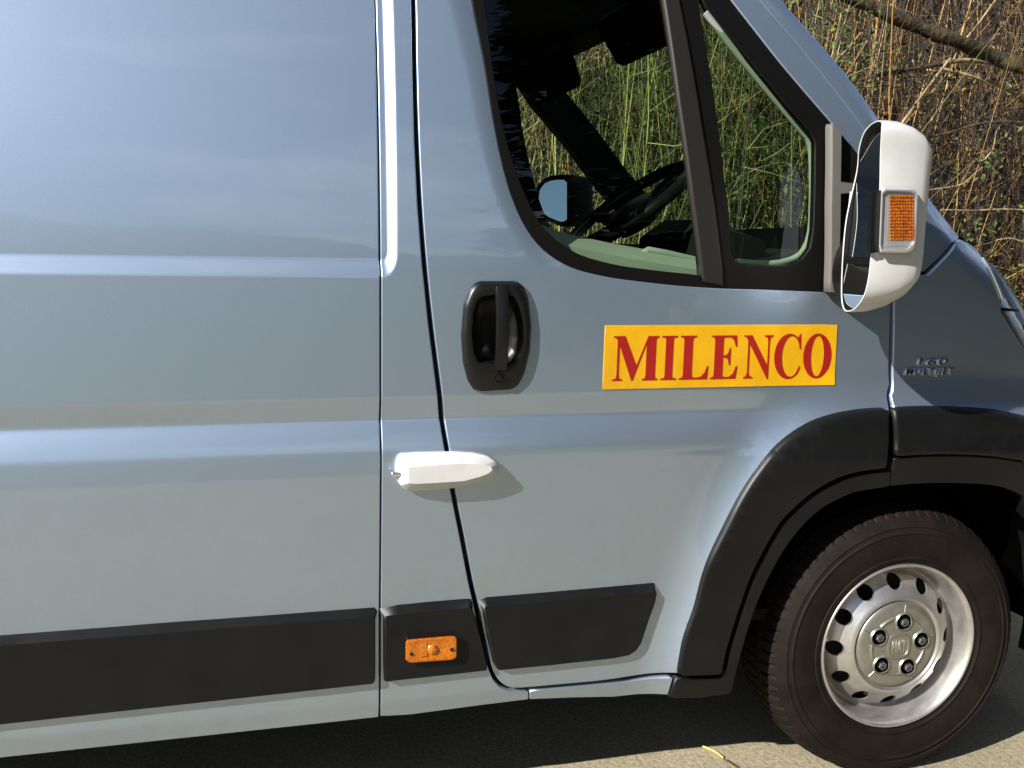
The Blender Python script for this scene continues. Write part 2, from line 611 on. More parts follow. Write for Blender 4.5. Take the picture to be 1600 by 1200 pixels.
def S(x, z):
    x = np.atleast_1d(np.asarray(x, float))
    z = np.atleast_1d(np.asarray(z, float))
    # the swage fades away towards the wheel arch
    y = np.interp(z, _z, _y)
    fade = 1 - sstep(-0.75, -0.25, x)
    flat = np.interp(z, [0.2, 0.36, 0.93, 1.06, 2.4], [0.04, np.interp(0.36, _z, _y), 0.0, np.interp(1.06, _z, _y), 0.0])
    inz = (z > 0.90) & (z < 1.06)
    y = np.where(inz, flat + (y - flat) * (0.12 + 0.88 * fade), y)
    # recessed upper side panel, rounded lower corner
    rc = 0.034
    qx = (x - REC_X) * 1.75 + rc
    qz = (REC_Z + rc) - z
    d = np.where((qx > 0) & (qz > 0), np.hypot(np.maximum(qx, 0), np.maximum(qz, 0)) - rc, np.maximum(qx, qz) - rc)
    y = y + 0.0135 * (1 - bevel(d, 0.0165, 0.004))
    # flare round the wheel arch
    d, sd_ = seg_dist(x, z, ARCH)
    d = np.where(sd_ > 0, d, 0.0)
    u = np.clip(1 - d / 0.115, 0, 1)
    y = y - FLARE * u ** 2.2
    # the door skin turns in towards the window opening
    d, _s = seg_dist(x, z, WIN_EDGE)
    u = np.clip(1 - d / 0.055, 0, 1)
    y = y + WINDOW_RETURN * u ** 1.6 * (1 - sstep(-1.02, -0.93, x))
    # plan curvature of the nose
    y = y + 0.22 * np.maximum(x - 0.05, 0) ** 2
    # rounding over into the windscreen edge and the bonnet
    d, sd_ = seg_dist(x, z, SHOULDER)
    Rr = np.interp(z, [1.45, 1.7], [0.10, 0.06])
    d = np.where(sd_ < 0, d, 0.0)
    u = np.clip((Rr - d) / Rr, 0, 0.985)
    y = y + 0.09 * (1 - np.sqrt(1 - u * u))
    return y


_ys = np.full(len(SHOULDER_PX), 0.12)
for _ in range(5):
    _p = np.array([at(px, py, y) for (px, py), y in zip(SHOULDER_PX, _ys)])
    _ys = S(_p[:, 0], _p[:, 2])
    SHOULDER = make_shoulder(_ys)


def Sn(x, z):
    e = 0.0012
    gx = (S(x + e, z) - S(x - e, z)) / (2 * e)
    gz = (S(x, z + e) - S(x, z - e)) / (2 * e)
    n = np.stack([gx, -np.ones_like(gx), gz], 1)
    return n / np.linalg.norm(n, axis=1)[:, None]


def on(px, py, off=0.0):
    """(x, z) of a photograph point on the flank surface."""
    Y = 0.0
    for _ in range(6):
        p = at(px, py, Y)
        Y = float(S(p[0], p[2])[0]) + off
    return np.array([p[0], p[2]])


def sy(x, z):
    return float(S(x, z)[0])


def grid_lines(lo, hi, step, extra=()):
    g = list(np.arange(math.ceil(lo / step) * step, hi, step))
    return sorted(set(round(float(v), 5) for v in list(g) + [e for e in extra if lo < e < hi]))


FINE_Z = list(np.arange(0.925, 1.062, 0.006)) + list(np.arange(1.294, 1.345, 0.0025)) + list(np.arange(0.34, 0.37, 0.006))
FINE_X = list(np.arange(-1.338, -1.29, 0.0022))


def inset_loop(P, d):
    """Move a closed outline inwards by d (mitred corners)."""
    P = [np.array(p, float) for p in P]
    Q = []
    for p in P:
        if not Q or np.linalg.norm(p - Q[-1]) > 1e-6:
            Q.append(p)
    if np.linalg.norm(Q[0] - Q[-1]) < 1e-6:
        Q.pop()
    n = len(Q)
    area = sum(Q[i][0] * Q[(i + 1) % n][1] - Q[(i + 1) % n][0] * Q[i][1] for i in range(n))
    sg_ = 1.0 if area > 0 else -1.0
    out = []
    for i in range(n):
        a, b_, c = Q[i - 1], Q[i], Q[(i + 1) % n]
        e1_ = (b_ - a) / np.linalg.norm(b_ - a)
        e2_ = (c - b_) / np.linalg.norm(c - b_)
        n1 = np.array([-e1_[1], e1_[0]]) * sg_
        n2 = np.array([-e2_[1], e2_[0]]) * sg_
        m_ = n1 + n2
        L = np.linalg.norm(m_)
        m_ = m_ / L if L > 1e-6 else n1
        k = 1.0 / max(0.45, float(m_ @ n1))
        out.append(b_ + m_ * d * k)
    return out


def panel(name, outline, mat, parent, holes=(), off=0.0, thick=0.022, step=0.04, roll=0.0022, fine=True, xtra=(), ztra=(), chamfer=None):
    """A pressed sheet that follows the flank: outline in (x, z), edges rolled inwards."""
    bm = bmesh.new()
    loops = [inset_loop(outline, roll)] + [inset_loop(h, -roll) for h in holes] if roll else [outline] + list(holes)
    for lp in loops:
        vs_ = [bm.verts.new((p[0], 0.0, p[1])) for p in lp]
        for i in range(len(vs_)):
            bm.edges.new((vs_[i], vs_[(i + 1) % len(vs_)]))
    bmesh.ops.triangle_fill(bm, use_beauty=True, edges=bm.edges[:], normal=(0, -1, 0))
    A = np.array(outline)
    lo, hi = A.min(0), A.max(0)
    if step:
        for xv in grid_lines(lo[0], hi[0], step, (list(FINE_X) if fine else []) + list(xtra)):
            bmesh.ops.bisect_plane(bm, geom=bm.verts[:] + bm.edges[:] + bm.faces[:], dist=1e-6, plane_co=(xv, 0, 0), plane_no=(1, 0, 0))
        for zv in grid_lines(lo[1], hi[1], step, (list(FINE_Z) if fine else []) + list(ztra)):
            bmesh.ops.bisect_plane(bm, geom=bm.verts[:] + bm.edges[:] + bm.faces[:], dist=1e-6, plane_co=(0, 0, zv), plane_no=(0, 0, 1))
    bmesh.ops.recalc_face_normals(bm, faces=bm.faces)
    if bm.faces and sum(f.normal.y * f.calc_area() for f in bm.faces) > 0:
        bmesh.ops.reverse_faces(bm, faces=bm.faces)
    bm.verts.index_update()
    V = np.array([v.co[:] for v in bm.verts])
    nv = len(V)
    faces = [[v.index for v in f.verts] for f in bm.faces]
    bedges = []
    for e in bm.edges:
        if len(e.link_faces) == 1:
            l = e.link_loops[0]
            bedges.append((l.vert.index, l.link_loop_next.vert.index))
    bm.free()
    x, z = V[:, 0], V[:, 2]
    Y = S(x, z) + off
    N = Sn(x, z)
    # outward directions in the sheet at its border
    od = {}
    for a, b_ in bedges:
        t = V[b_] - V[a]
        # face normal -y: interior lies to one side; outward = t x n
        o_ = np.cross(t, np.array([0, -1.0, 0]))
        L = np.linalg.norm(o_)
        if L < 1e-12:
            continue
        o_ /= L
        for k in (a, b_):
            od[k] = od.get(k, np.zeros(3)) + o_
    verts = [(x[i], Y[i], z[i]) for i in range(nv)]
    norms = [tuple(n) for n in N]
    rings = []
    prof = [(0.6 * roll, 0.25 * roll, 0.6), (roll, roll, 1.6), (roll, thick, 9.0)] if roll else [(0, thick, 9.0)]
    if not roll:
        prof = [(0, 0, 9.0), (0, thick, 9.0)]
    if chamfer:
        prof = [(0, 0, 0.9), (1, thick * 0.92, 0.9), (1, thick, 9.0)]
    for (o2, dy, wn_) in prof:
        mp = {}
        for k, o_ in od.items():
            L = np.linalg.norm(o_)
            o_ = o_ / L if L > 1e-9 else o_
            mp[k] = len(verts)
            q2 = o2 * (roll + (chamfer - roll) * float(sstep(0.3, 0.8, np.array(o_[2])))) if chamfer else o2
            verts.append((x[k] + o_[0] * q2, Y[k] + dy, z[k] + o_[2] * q2))
            nn = N[k] + o_ * wn_
            norms.append(tuple(nn / np.linalg.norm(nn)))
        rings.append(mp)
    prev = {k: k for k in od}
    for mp in rings:
        for a, b_ in bedges:
            if a in mp and b_ in mp:
                faces.append([prev[b_], prev[a], mp[a], mp[b_]])
        prev = mp
    me = bpy.data.meshes.new(name)
    me.from_pydata([tuple(map(float, v)) for v in verts], [], faces)
    me.polygons.foreach_set('use_smooth', [True] * len(me.polygons))
    me.update()
    me.normals_split_custom_set_from_vertices([tuple(map(float, n)) for n in norms])
    return link(name, me, mat, parent)


def plate(name, outline, mat, parent, off0, off1, inset, N=72, center=None, lift_mid=None, angle=40):
    """A raised block on the flank: outline in (x, z) at off0, bevelled to off1 (negative = outwards)."""
    A = np.array(outline)
    c = A.mean(0) if center is None else np.array(center)
    P = polar(outline, c, N)
    loops = []
    for f, o in ((0.0, off0), (0.0, off0 + (off1 - off0) * 0.55), (0.35, off0 + (off1 - off0) * 0.85), (1.0, off1)):
        lp = []
        for p in P:
            d = p - c
            L = np.linalg.norm(d)
            q = c + d * max(0.0, (L - inset * f) / L)
            lp.append((q[0], sy(q[0], q[1]) + o, q[1]))
        loops.append(lp)
    return loft(name, loops, mat, parent, angle=angle)


# =================================================================== the setting
def sheet(name, x0, x1, y0, y1, z, mat, n=1):
    v = []
    f = []
    for j in range(n + 1):
        for i in range(n + 1):
            v.append((x0 + (x1 - x0) * i / n, y0 + (y1 - y0) * j / n, z))
    for j in range(n):
        for i in range(n):
            a = j * (n + 1) + i
            f.append((a, a + 1, a + n + 2, a + n + 1))
    return tag(mesh_obj(name, v, f, mat), kind='structure')


sheet('ground', -400, 400, -400, 400, -0.012, 'grass_field', 4)
sheet('concrete_yard', -24, 26, -3.2, 3.0, 0.0, 'concrete')
# wooded hills across the yard, seen only as reflections in paint and glass
hv, hf = [], []
HN = 120
for ring, (rad, hh) in enumerate(((45, 0.0), (60, 3.6), (80, 9.0), (120, 15.0), (200, 0.0))):
    for i in range(HN):
        a = 2 * math.pi * i / HN
        k = 0.75 + 0.3 * math.sin(a * 3 + 1) + 0.2 * math.sin(a * 7 + 2) + 0.10 * math.sin(a * 19) + 0.06 * math.sin(a * 41 + 1)
        hv.append((rad * math.cos(a), rad * math.sin(a), hh * k - (0.05 if hh == 0 else 0)))
for r_ in range(4):
    for i in range(HN):
        j = (i + 1) % HN
        hf.append((r_ * HN + i, r_ * HN + j, (r_ + 1) * HN + j, (r_ + 1) * HN + i))
tag(mesh_obj('hills', hv, hf, 'wooded_hill', smooth=True), kind='structure')
# earth bank behind the hedge
bv, bf = [], []
BX = np.linspace(-1.6, 12, 56)
prof = [(2.95, -0.02), (3.4, 0.10), (4.2, 0.35), (5.2, 0.9), (6.0, 1.9), (6.6, 3.2), (7.4, 4.4), (9.5, 5.2), (14.0, 0.0)]
for (yy, zz) in prof:
    for i, xx in enumerate(BX):
        w = 0.18 * math.sin(xx * 1.7 + yy) + 0.1 * math.sin(xx * 4.1 + yy * 2)
        bv.append((xx, yy + w * min(1, max(0, zz)), max(-0.02, zz * (1 + 0.08 * math.sin(xx * 2.3 + yy)))))
nb_ = len(BX)
for j in range(len(prof) - 1):
    for i in range(nb_ - 1):
        bf.append((j * nb_ + i, j * nb_ + i + 1, (j + 1) * nb_ + i + 1, (j + 1) * nb_ + i))
tag(mesh_obj('earth_bank', bv, bf, 'earth', smooth=True), kind='structure')

# =================================================================== the van
van = bpy.data.objects.new('panel_van', None)
COL.objects.link(van)
tag(van, 'slate blue metallic panel van with white lock and yellow sign on its door', 'van')


def outl(pxs, off=0.0, step=None, closed_smooth=False):
    P = [on(a, b_, off) for a, b_ in pxs]
    return [np.array(p) for p in P]


def smooth_run(pxs, step=0.02, off=0.0):
    return catmull([on(a, b_, off) for a, b_ in pxs], step)


REAR_SHUT = [(649, -70), (650, 0), (652, 120), (655, 220), (660, 320), (667, 410), (677, 505), (691, 615), (697, 672), (703, 706), (711, 764), (725, 834), (739, 907), (748, 946), (760, 1005), (768, 1040), (775, 1057), (786, 1069), (801, 1075), (826, 1074)]
DOOR_BOTTOM = [(826, 1074), (860, 1071), (960, 1061), (1056, 1052)]
ARCH_UNDER = [(1076, 1052), (1082, 1006), (1092, 978), (1102, 948), (1120, 886), (1148, 820), (1168, 783), (1193, 747), (1225, 710), (1264, 681), (1304, 665), (1345, 657), (1388, 654)]
FRONT_SHUT = [(1388, 654), (1389, 637), (1386, 618), (1390, 600), (1391, 487), (1391, 400), (1389, 320), (1384, 277), (1372, 240), (1345, 200)]
A_SEAM = [(1345, 200), (1300, 140), (1250, 78), (1200, 20), (1184, 0), (1126, -70)]
WIN_OUT = [(733, -60), (737, 0), (756, 96), (770, 184), (783, 249), (798, 303), (820, 353), (850, 391), (893, 418), (950, 433), (1008, 441), (1065, 447), (1130, 451), (1199, 453), (1297, 457)]
WIN_FRONT = [(1297, 457), (1299, 320), (1300, 192)]
WIN_A = [(1300, 192), (1256, 141), (1218, 96), (1178, 45), (1143, 0), (1098, -60)]

door_o = smooth_run(REAR_SHUT)[:-1] + smooth_run(DOOR_BOTTOM, 0.05)[:-1] + outl([(1058, 1052)]) + smooth_run(ARCH_UNDER, 0.03)[:-1] + smooth_run(FRONT_SHUT[:4], 0.01)[:-1] + smooth_run(FRONT_SHUT[3:], 0.025)[:-1] + smooth_run(A_SEAM, 0.05)
win_o = smooth_run(WIN_OUT)[:-1] + smooth_run(WIN_FRONT, 0.05)[:-1] + smooth_run(WIN_A, 0.04)
H_OVAL = [(750, 462), (776, 459), (800, 462), (808, 475), (815, 500), (816, 530), (811, 556), (801, 568), (790, 573), (762, 567), (745, 566), (738, 550), (735, 520), (737, 490), (742, 470)]
hole_h = [on(776 + (a - 776) * 1.06, 516 + (b_ - 516) * 1.06) for a, b_ in H_OVAL]
panel('cab_door', door_o, 'paint', van, holes=[win_o, hole_h], thick=0.03, step=0.03, xtra=list(np.arange(-0.76, -0.05, 0.011)) + list(np.arange(-1.24, -0.90, 0.009)), ztra=np.arange(0.35, 1.07, 0.011))

# rear flank with its recessed panel, and the fixed pillar between flank and door
panel('side_panel', [(-4.6, 0.303), (-1.3428, 0.310), (-1.3428, 2.12), (-4.6, 2.12)], 'paint', van, step=0.12, thick=0.03)
bp_o = [np.array((-1.3388, 2.10))] + [np.array((-1.3388, z)) for z in (1.9, 1.4, 1.0, 0.6, 0.312)]
bp_o += outl([(640, 1117), (700, 1109), (760, 1101), (826, 1093), (826, 1081)]) + [on(a - 8 * (1 if b_ < 1040 else 0.6), b_ + (0 if b_ < 1040 else 5)) for a, b_ in REAR_SHUT[::-1][1:]]
bp_o.append(np.array((bp_o[-1][0], 2.10)))
panel('pillar_panel', bp_o, 'paint', van, step=0.05)
panel('sill', outl([(828, 1080), (900, 1074), (980, 1066), (1052, 1059), (1044, 1086), (960, 1089), (900, 1090), (828, 1093)]), 'paint', van, step=0.04)

# windscreen pillar, front wing, headlamp
ap_o = [on(a + 9, b_ + 1) for a, b_ in A_SEAM[::-1]] + smooth_run([(1354, 201), (1378, 240), (1390, 277), (1395, 320), (1397, 400), (1397, 424)], 0.03)[1:] + outl([(1448, 424), (1472, 402), (1490, 380)])
shx = [p for p in SHOULDER if 1.412 < p[1] < 2.04]
ap_o += [p + np.array([-0.0015, -0.0015]) for p in shx[::-1]]
panel('windscreen_pillar', ap_o, 'paint', van, step=0.02, fine=False, off=0.009, roll=0.001)
sh2 = [p for p in SHOULDER if 1.372 < p[1] < 1.402]
wing_o = outl([(1397, 430), (1451, 430), (1475, 406), (1494, 383), (1500, 374)]) + [p + np.array([-0.002, -0.002]) for p in sh2]
lamp_l = [on(1534, 402), on(1552, 434), on(1565, 466), on(1564, 488), on(1580, 515), on(1600, 546)]
wing_o += lamp_l + [np.array((0.46, 1.00)), np.array((0.56, 0.90)), np.array((0.585, 0.74))]
wing_under = [np.array(p) for p in [(0.53, 0.72), (0.46, 0.83), (0.385, 0.915)]] + smooth_run([(1600, 662), (1557, 654), (1500, 650), (1440, 649), (1395, 651)], 0.03)
wing_o += wing_under + smooth_run([(1397, 634), (1393, 618), (1396, 600), (1397, 520), (1397, 435)], 0.02)[:-1]
panel('front_wing', wing_o, 'paint', van, step=0.016, ztra=np.arange(0.9, 1.07, 0.008))

lamp_o = lamp_l + [np.array((0.45, 1.02)), np.array((0.50, 1.075))] + [p + np.array([-0.004, -0.004]) for p in SHOULDER[::-1] if 1.09 < p[1] < 1.362]
head = panel('headlamp', lamp_o, 'lamp_back', van, off=0.035, step=0.03, fine=False, thick=0.05)
panel('lens', [p * 1.0 for p in lamp_o], 'clear_lens', head, off=0.003, step=0.02, fine=False, thick=0.02)
panel('lamp_slot', outl([(1566, 481), (1592, 483), (1593, 487), (1566, 486)]), 'black_plastic', head, off=-0.001, step=0, thick=0.03, roll=0)

tube('lamp_edge', [(p[0], sy(p[0], p[1]) - 0.003, p[1]) for p in catmull(lamp_l[:3], 0.02)], 0.004, 'chrome', head, 8)

# windscreen and bonnet, lofted from one shoulder to the other
def cross(name, pts, mat, bulge, rise, inset=0.0):
    T = np.linspace(0, 1, 25)
    loops = []
    for p in pts:
        y0 = sy(p[0], p[1]) + inset
        loops.append([(p[0] + bulge * math.sin(math.pi * t) ** 0.8, y0 + (2.05 - 2 * y0) * t, p[1] + rise * math.sin(math.pi * t)) for t in T])
    return loft(name, loops, mat, van, cap1=False, closed=False, angle=60)


ws = [p for p in SHOULDER if 1.43 < p[1] < 2.03]
cross('windscreen', [p + np.array([-0.012, -0.012]) for p in ws], 'window_glass', 0.10, 0.02, 0.045)
bo = [p for p in SHOULDER if 1.05 < p[1] < 1.43]
cross('bonnet', [p + np.array([-0.004, -0.004]) for p in bo], 'paint', 0.16, 0.03)
cross('front_grille', [np.array((0.50, 1.06)), np.array((0.60, 0.90)), np.array((0.66, 0.70)), np.array((0.68, 0.45)), np.array((0.64, 0.26))], 'cladding', 0.22, 0.0)

# ---- cladding round the wheel arch
ARCH_OUT = [(1059, 1054), (1068, 1004), (1078, 974), (1088, 944), (1106, 880), (1137, 814), (1158, 774), (1183, 736), (1217, 695), (1260, 664), (1302, 648), (1345, 640), (1388, 637)]
ARCH_SEAM = [(1387, 733), (1345, 738), (1311, 748), (1273, 769), (1243, 794), (1216, 824), (1179, 892), (1158, 948), (1144, 992), (1136, 1020), (1130, 1050), (1126, 1056)]
clad = panel('door_cladding', smooth_run(ARCH_OUT, 0.02, -0.01) + smooth_run(ARCH_SEAM, 0.02, -0.01) + outl([(1070, 1058)], -0.01), 'cladding', van, off=-0.012, thick=0.035, step=0.03, roll=0.009, fine=False)
TRIM_IN = [(1389, 760), (1340, 768), (1323, 774), (1287, 792), (1254, 821), (1221, 865), (1188, 930), (1172, 972), (1160, 1012), (1150, 1050), (1143, 1078), (1138, 1084)]
TRIM_OUT = [(1393, 736), (1345, 742), (1313, 752), (1276, 772), (1246, 797), (1220, 827), (1183, 894), (1162, 949), (1148, 993), (1140, 1021), (1134, 1051), (1127, 1060), (1070, 1062), (1056, 1058)]
panel('arch_trim', smooth_run(TRIM_OUT[:-3], 0.02) + outl(TRIM_OUT[-3:]) + outl([(1044, 1089), (1090, 1090)]) + smooth_run(TRIM_IN[::-1], 0.02), 'cladding', van, off=-0.003, thick=0.06, step=0.04, roll=0.004, fine=False)
WC_OUT = [(1396, 637), (1440, 635), (1500, 636), (1557, 640), (1600, 649)]
WC_FOLD = [(1600, 721), (1560, 715), (1523, 712), (1477, 711), (1440, 712), (1401, 714)]
WC_IN = [(1390, 760), (1432, 756), (1477, 755), (1523, 756), (1560, 760), (1587, 769), (1600, 776)]
fwd_out = [np.array(p) for p in [(0.40, 0.93), (0.48, 0.84), (0.545, 0.72), (0.585, 0.58), (0.61, 0.42), (0.615, 0.28)]]
fwd_fold = [np.array(p) for p in [(0.50, 0.28), (0.50, 0.42), (0.475, 0.56), (0.42, 0.68)]]
fwd_in = [np.array(p) for p in [(0.345, 0.70), (0.40, 0.59), (0.435, 0.46), (0.45, 0.28)]]
panel('wing_cladding', smooth_run(WC_OUT, 0.03, -0.01) + fwd_out + fwd_fold + smooth_run(WC_FOLD, 0.03, -0.01), 'cladding', van, off=-0.010, thick=0.035, step=0.03, roll=0.008, fine=False)
panel('arch_lip', smooth_run([(1397, 716)] + WC_FOLD[::-1][1:], 0.03) + fwd_fold[::-1] + fwd_in[::-1] + smooth_run(WC_IN[::-1], 0.03), 'cladding', van, off=-0.001, thick=0.06, step=0.03, roll=0.004, fine=False)

# ---- rubbing strips
def strip(pts):
    return panel('rubbing_strip', pts, 'cladding', van, off=-0.017, thick=0.019, step=0.05, roll=0.004, fine=False, chamfer=0.017)


def extend(a, b_, x):
    return a + (b_ - a) * ((x - a[0]) / (b_[0] - a[0]))


tl, tr_ = on(0, 1006, -.017), on(585, 961, -.017)
ql, qr = on(0, 1135, -.017), on(583, 1071, -.017)
strip([extend(ql, qr, -4.6), ql, qr, on(588, 1066, -.017), on(588, 962, -.017), tr_, tl, extend(tl, tr_, -4.6)])
strip(outl([(600, 960), (668, 953), (735, 947), (738, 950), (745, 968), (756, 1008), (764, 1046), (762, 1050), (700, 1057), (600, 1068)], -0.017))
strip(outl([(754, 946), (860, 937), (960, 928), (1024, 922), (1029, 926), (1026, 942), (1016, 970), (1004, 1006), (996, 1018), (984, 1026), (960, 1031), (860, 1042), (779, 1050), (773, 1040), (763, 1000)], -0.017))

# ---- gap backing: added near-black sheet that stands in for shade in the shut lines
gb = panel('gap_backing', [(-4.55, 0.34), (-1.02, 0.345), (-0.66, 0.34), (-0.60, 0.5), (-0.45, 0.80), (-0.27, 0.97), (0.10, 1.0), (0.36, 0.97), (0.40, 1.16), (0.14, 1.36), (-0.10, 1.60), (-0.46, 1.92), (-0.51, 1.90), (-0.27, 1.65), (-0.25, 1.25), (-0.60, 1.25), (-0.98, 1.32), (-1.07, 1.46), (-1.12, 1.62), (-1.165, 1.90), (-1.165, 2.05), (-4.55, 2.05)], 'inner_gap', van, off=0.038, thick=0.01, step=0.06, roll=0, fine=False)

# ---- side window: seal, panes, division bar
GL_D = [(757, -50), (757, 0), (771, 115), (784, 192), (800, 250), (815, 292), (838, 340), (866, 372), (905, 397), (960, 413), (1020, 422), (1096, 430), (1037, 0), (1031, -50)]
GL_Q = [(1088, -30), (1098, 38), (1115, 134), (1130, 249), (1141, 345), (1143, 398), (1150, 408), (1175, 416), (1230, 416), (1254, 407), (1268, 388), (1273, 360), (1276, 222), (1268, 205), (1235, 168), (1161, 78), (1105, 12)]
gd = smooth_run(GL_D[:12], 0.03) + outl(GL_D[12:])
gq = outl(GL_Q)
WINDOW_RETURN = 0.0
panel('window_seal', win_o, 'rubber_seal', van, holes=[gd, gq], off=0.004, thick=0.02, step=0.05, roll=0.0015, fine=False)
panel('window_glass', gd, 'window_glass', van, off=0.012, thick=0.004, step=0.05, roll=0, fine=False)
panel('quarter_glass', gq, 'window_glass', van, off=0.010, thick=0.004, step=0.05, roll=0, fine=False)
panel('division_bar', outl([(1031, -50), (1037, 0), (1060, 160), (1081, 310), (1097, 432), (1099, 441), (1132, 449), (1118, 330), (1098, 200), (1078, 80), (1062, 0), (1053, -50)]), 'bar_plastic', van, off=-0.004, thick=0.02, step=0.04, roll=0.006, fine=False)

# ---- mirror foot on the door
panel('mirror_foot', outl([(1300, 194), (1345, 248), (1376, 300), (1386, 360), (1388, 440), (1380, 458), (1297, 462), (1299, 320)]), 'black_plastic', van, off=-0.006, thick=0.03, step=0.04, roll=0.004, fine=False)
panel('mirror_flag', outl([(1300, 191), (1308, 196), (1316, 204), (1315, 283), (1336, 286), (1336, 302), (1315, 304), (1313, 400), (1310, 459), (1297, 457), (1299, 320)], -0.03), 'foot_plastic', van, off=-0.03, thick=0.028, step=0.05, roll=0.003, fine=False)

# ---- door mirror
YO, YI = -0.265, -0.075
RIM = []
for px, py, Y in [(1338, 268, YI), (1341, 235, -0.088), (1348, 210, -0.11), (1358, 196, -0.145), (1369, 189, -0.195), (1377, 189, -0.235), (1378, 198, YO), (1376, 240, YO), (1375, 290, YO), (1372, 350, YO),
                  (1362, 396, YO), (1358, 430, YO), (1352, 458, -0.258), (1343, 475, -0.235), (1332, 485, -0.19), (1320, 486, -0.13), (1315, 474, -0.09), (1314, 450, YI), (1316, 400, YI), (1322, 340, YI)]:
    RIM.append(at(px, py, Y))
RIM = catmull(RIM, 0.012, True)
RC = np.mean(RIM, 0)


def ring(dx, k_in, zc=1.0, ysh=0.0):
    out = []
    for p in RIM:
        q = p.copy()
        q[1] = RC[1] + (p[1] - RC[1]) * k_in + ysh
        q[2] = RC[2] + (p[2] - RC[2]) * zc
        q[0] = p[0] + dx + (RC[0] - p[0]) * min(1.0, max(0.0, dx / 0.09))
        out.append(tuple(q))
    return out


mirror = loft('door_mirror', [ring(0.006, 0.972, 0.986), ring(0.0, 0.978, 0.988), ring(0.0, 1.0, 1.0), ring(0.012, 1.02, 1.005), ring(0.035, 1.02, 1.0), ring(0.058, 1.01, 0.965), ring(0.078, 0.985, 0.90), ring(0.094, 0.93, 0.79), ring(0.104, 0.80, 0.62), ring(0.108, 0.5, 0.35)], 'white_plastic', van, angle=55)
tag(mirror, 'white cover clipped over the door mirror')
loft('mirror_lining', [ring(0.002, 0.975, 0.987), ring(0.012, 0.965, 0.98), ring(0.04, 0.94, 0.965), ring(0.066, 0.90, 0.93)], 'black_plastic', mirror, angle=60)
# glass panes lie a little inside the rim, turned 11 degrees towards the driver
_A = np.array(RIM)
_fit = np.linalg.lstsq(np.stack([np.ones(len(_A)), _A[:, 1], _A[:, 2]], 1), _A[:, 0], rcond=None)[0]


def mirror_plane(y, z, dx=0.0):
    return (_fit[0] + _fit[1] * YI + _fit[2] * z + 0.008 + 0.07 * (y - YI) + dx, y, z)


def clip_poly(pts, zmin, zmax):
    def clip(P, f, inter):
        out = []
        for i in range(len(P)):
            a, b_ = P[i], P[(i + 1) % len(P)]
            if f(a):
                out.append(a)
            if f(a) != f(b_):
                out.append(inter(a, b_))
        return out
    def cut(z0):
        return lambda a, b_: (a[0] + (b_[0] - a[0]) * (z0 - a[1]) / (b_[1] - a[1]), z0)
    P = clip(pts, lambda p: p[1] >= zmin, cut(zmin))
    return clip(P, lambda p: p[1] <= zmax, cut(zmax))


inner = [(p[1], p[2]) for p in ring(0.0, 0.935, 0.97)]
z_split = at(1345, 408, -0.17)[2]
for nm, za, zb, ddx in (('mirror_glass', z_split + 0.008, 9, 0.0), ('wide_angle_glass', -9, z_split - 0.008, -0.004)):
    P = clip_poly(inner, za, zb)
    mesh_obj(nm, [mirror_plane(y, z, ddx) for y, z in P], [tuple(range(len(P)))], 'mirror_haze', mirror)
yy = [p[0] for p in inner]
dv_ = [np.array(mirror_plane(y, z_split + dz, dx)) for dx in (-0.012, 0.01) for y, dz in ((min(yy) + .006, -.007), (max(yy) - .006, -.007), (max(yy) - .006, .007), (min(yy) + .006, .007))]
mesh_obj('divider', dv_, [(0, 1, 2, 3), (7, 6, 5, 4), (0, 4, 5, 1), (1, 5, 6, 2), (2, 6, 7, 3), (3, 7, 4, 0)], 'black_plastic', mirror)
# body behind the glass and the arm to the door
loft('mirror_back', [ring(0.067, 0.92, 0.95), ring(0.068, 0.1, 0.1)], 'black_plastic', mirror)
a0 = at(1430, 440, -0.06)
arm_pts = []
loft('mirror_arm', [[(RC[0] + 0.085 + 0.05 * math.cos(t), y, 1.325 + hz * math.sin(t)) for t in np.linspace(0, 2 * math.pi, 20, endpoint=False)] for y, hz in ((-0.11, 0.07), (-0.06, 0.075), (0.02, 0.085))], 'black_plastic', mirror)
# white clips on the inner edge of the cover
for quad in ([(1328, 299), (1337, 299), (1326, 386), (1318, 386)], [(1341, 302), (1347, 302), (1331, 345), (1326, 345)]):
    A = [at(a, b_, -0.072) for a, b_ in quad]
    B = [p + np.array([0.006, 0.004, 0]) for p in A]
    mesh_obj('cover_clip', A + B, [(0, 1, 2, 3), (7, 6, 5, 4), (0, 4, 5, 1), (1, 5, 6, 2), (2, 6, 7, 3), (3, 7, 4, 0)], 'white_plastic', mirror)
# turn signal in the outer face
def face_pt(px, py, off):
    return at(px, py, YO - 0.0125 + off)


ind_out = [(1380, 293), (1424, 294), (1432, 298), (1435, 308), (1432, 380), (1427, 391), (1419, 395), (1376, 395), (1373, 392), (1377, 296)]
c0 = np.array([1404, 345])
P = polar(ind_out, c0, 48)
lp = lambda k, off: [tuple(face_pt(*(c0 + (p - c0) * k), off)) for p in P]
ind = loft('turn_signal', [lp(1.0, 0.006), lp(1.0, -0.006), lp(0.96, -0.009), lp(0.90, -0.009), lp(0.88, -0.004)], 'lamp_white', mirror, angle=30)
amb = [(1388, 307), (1426, 308), (1428, 374), (1384, 375)]
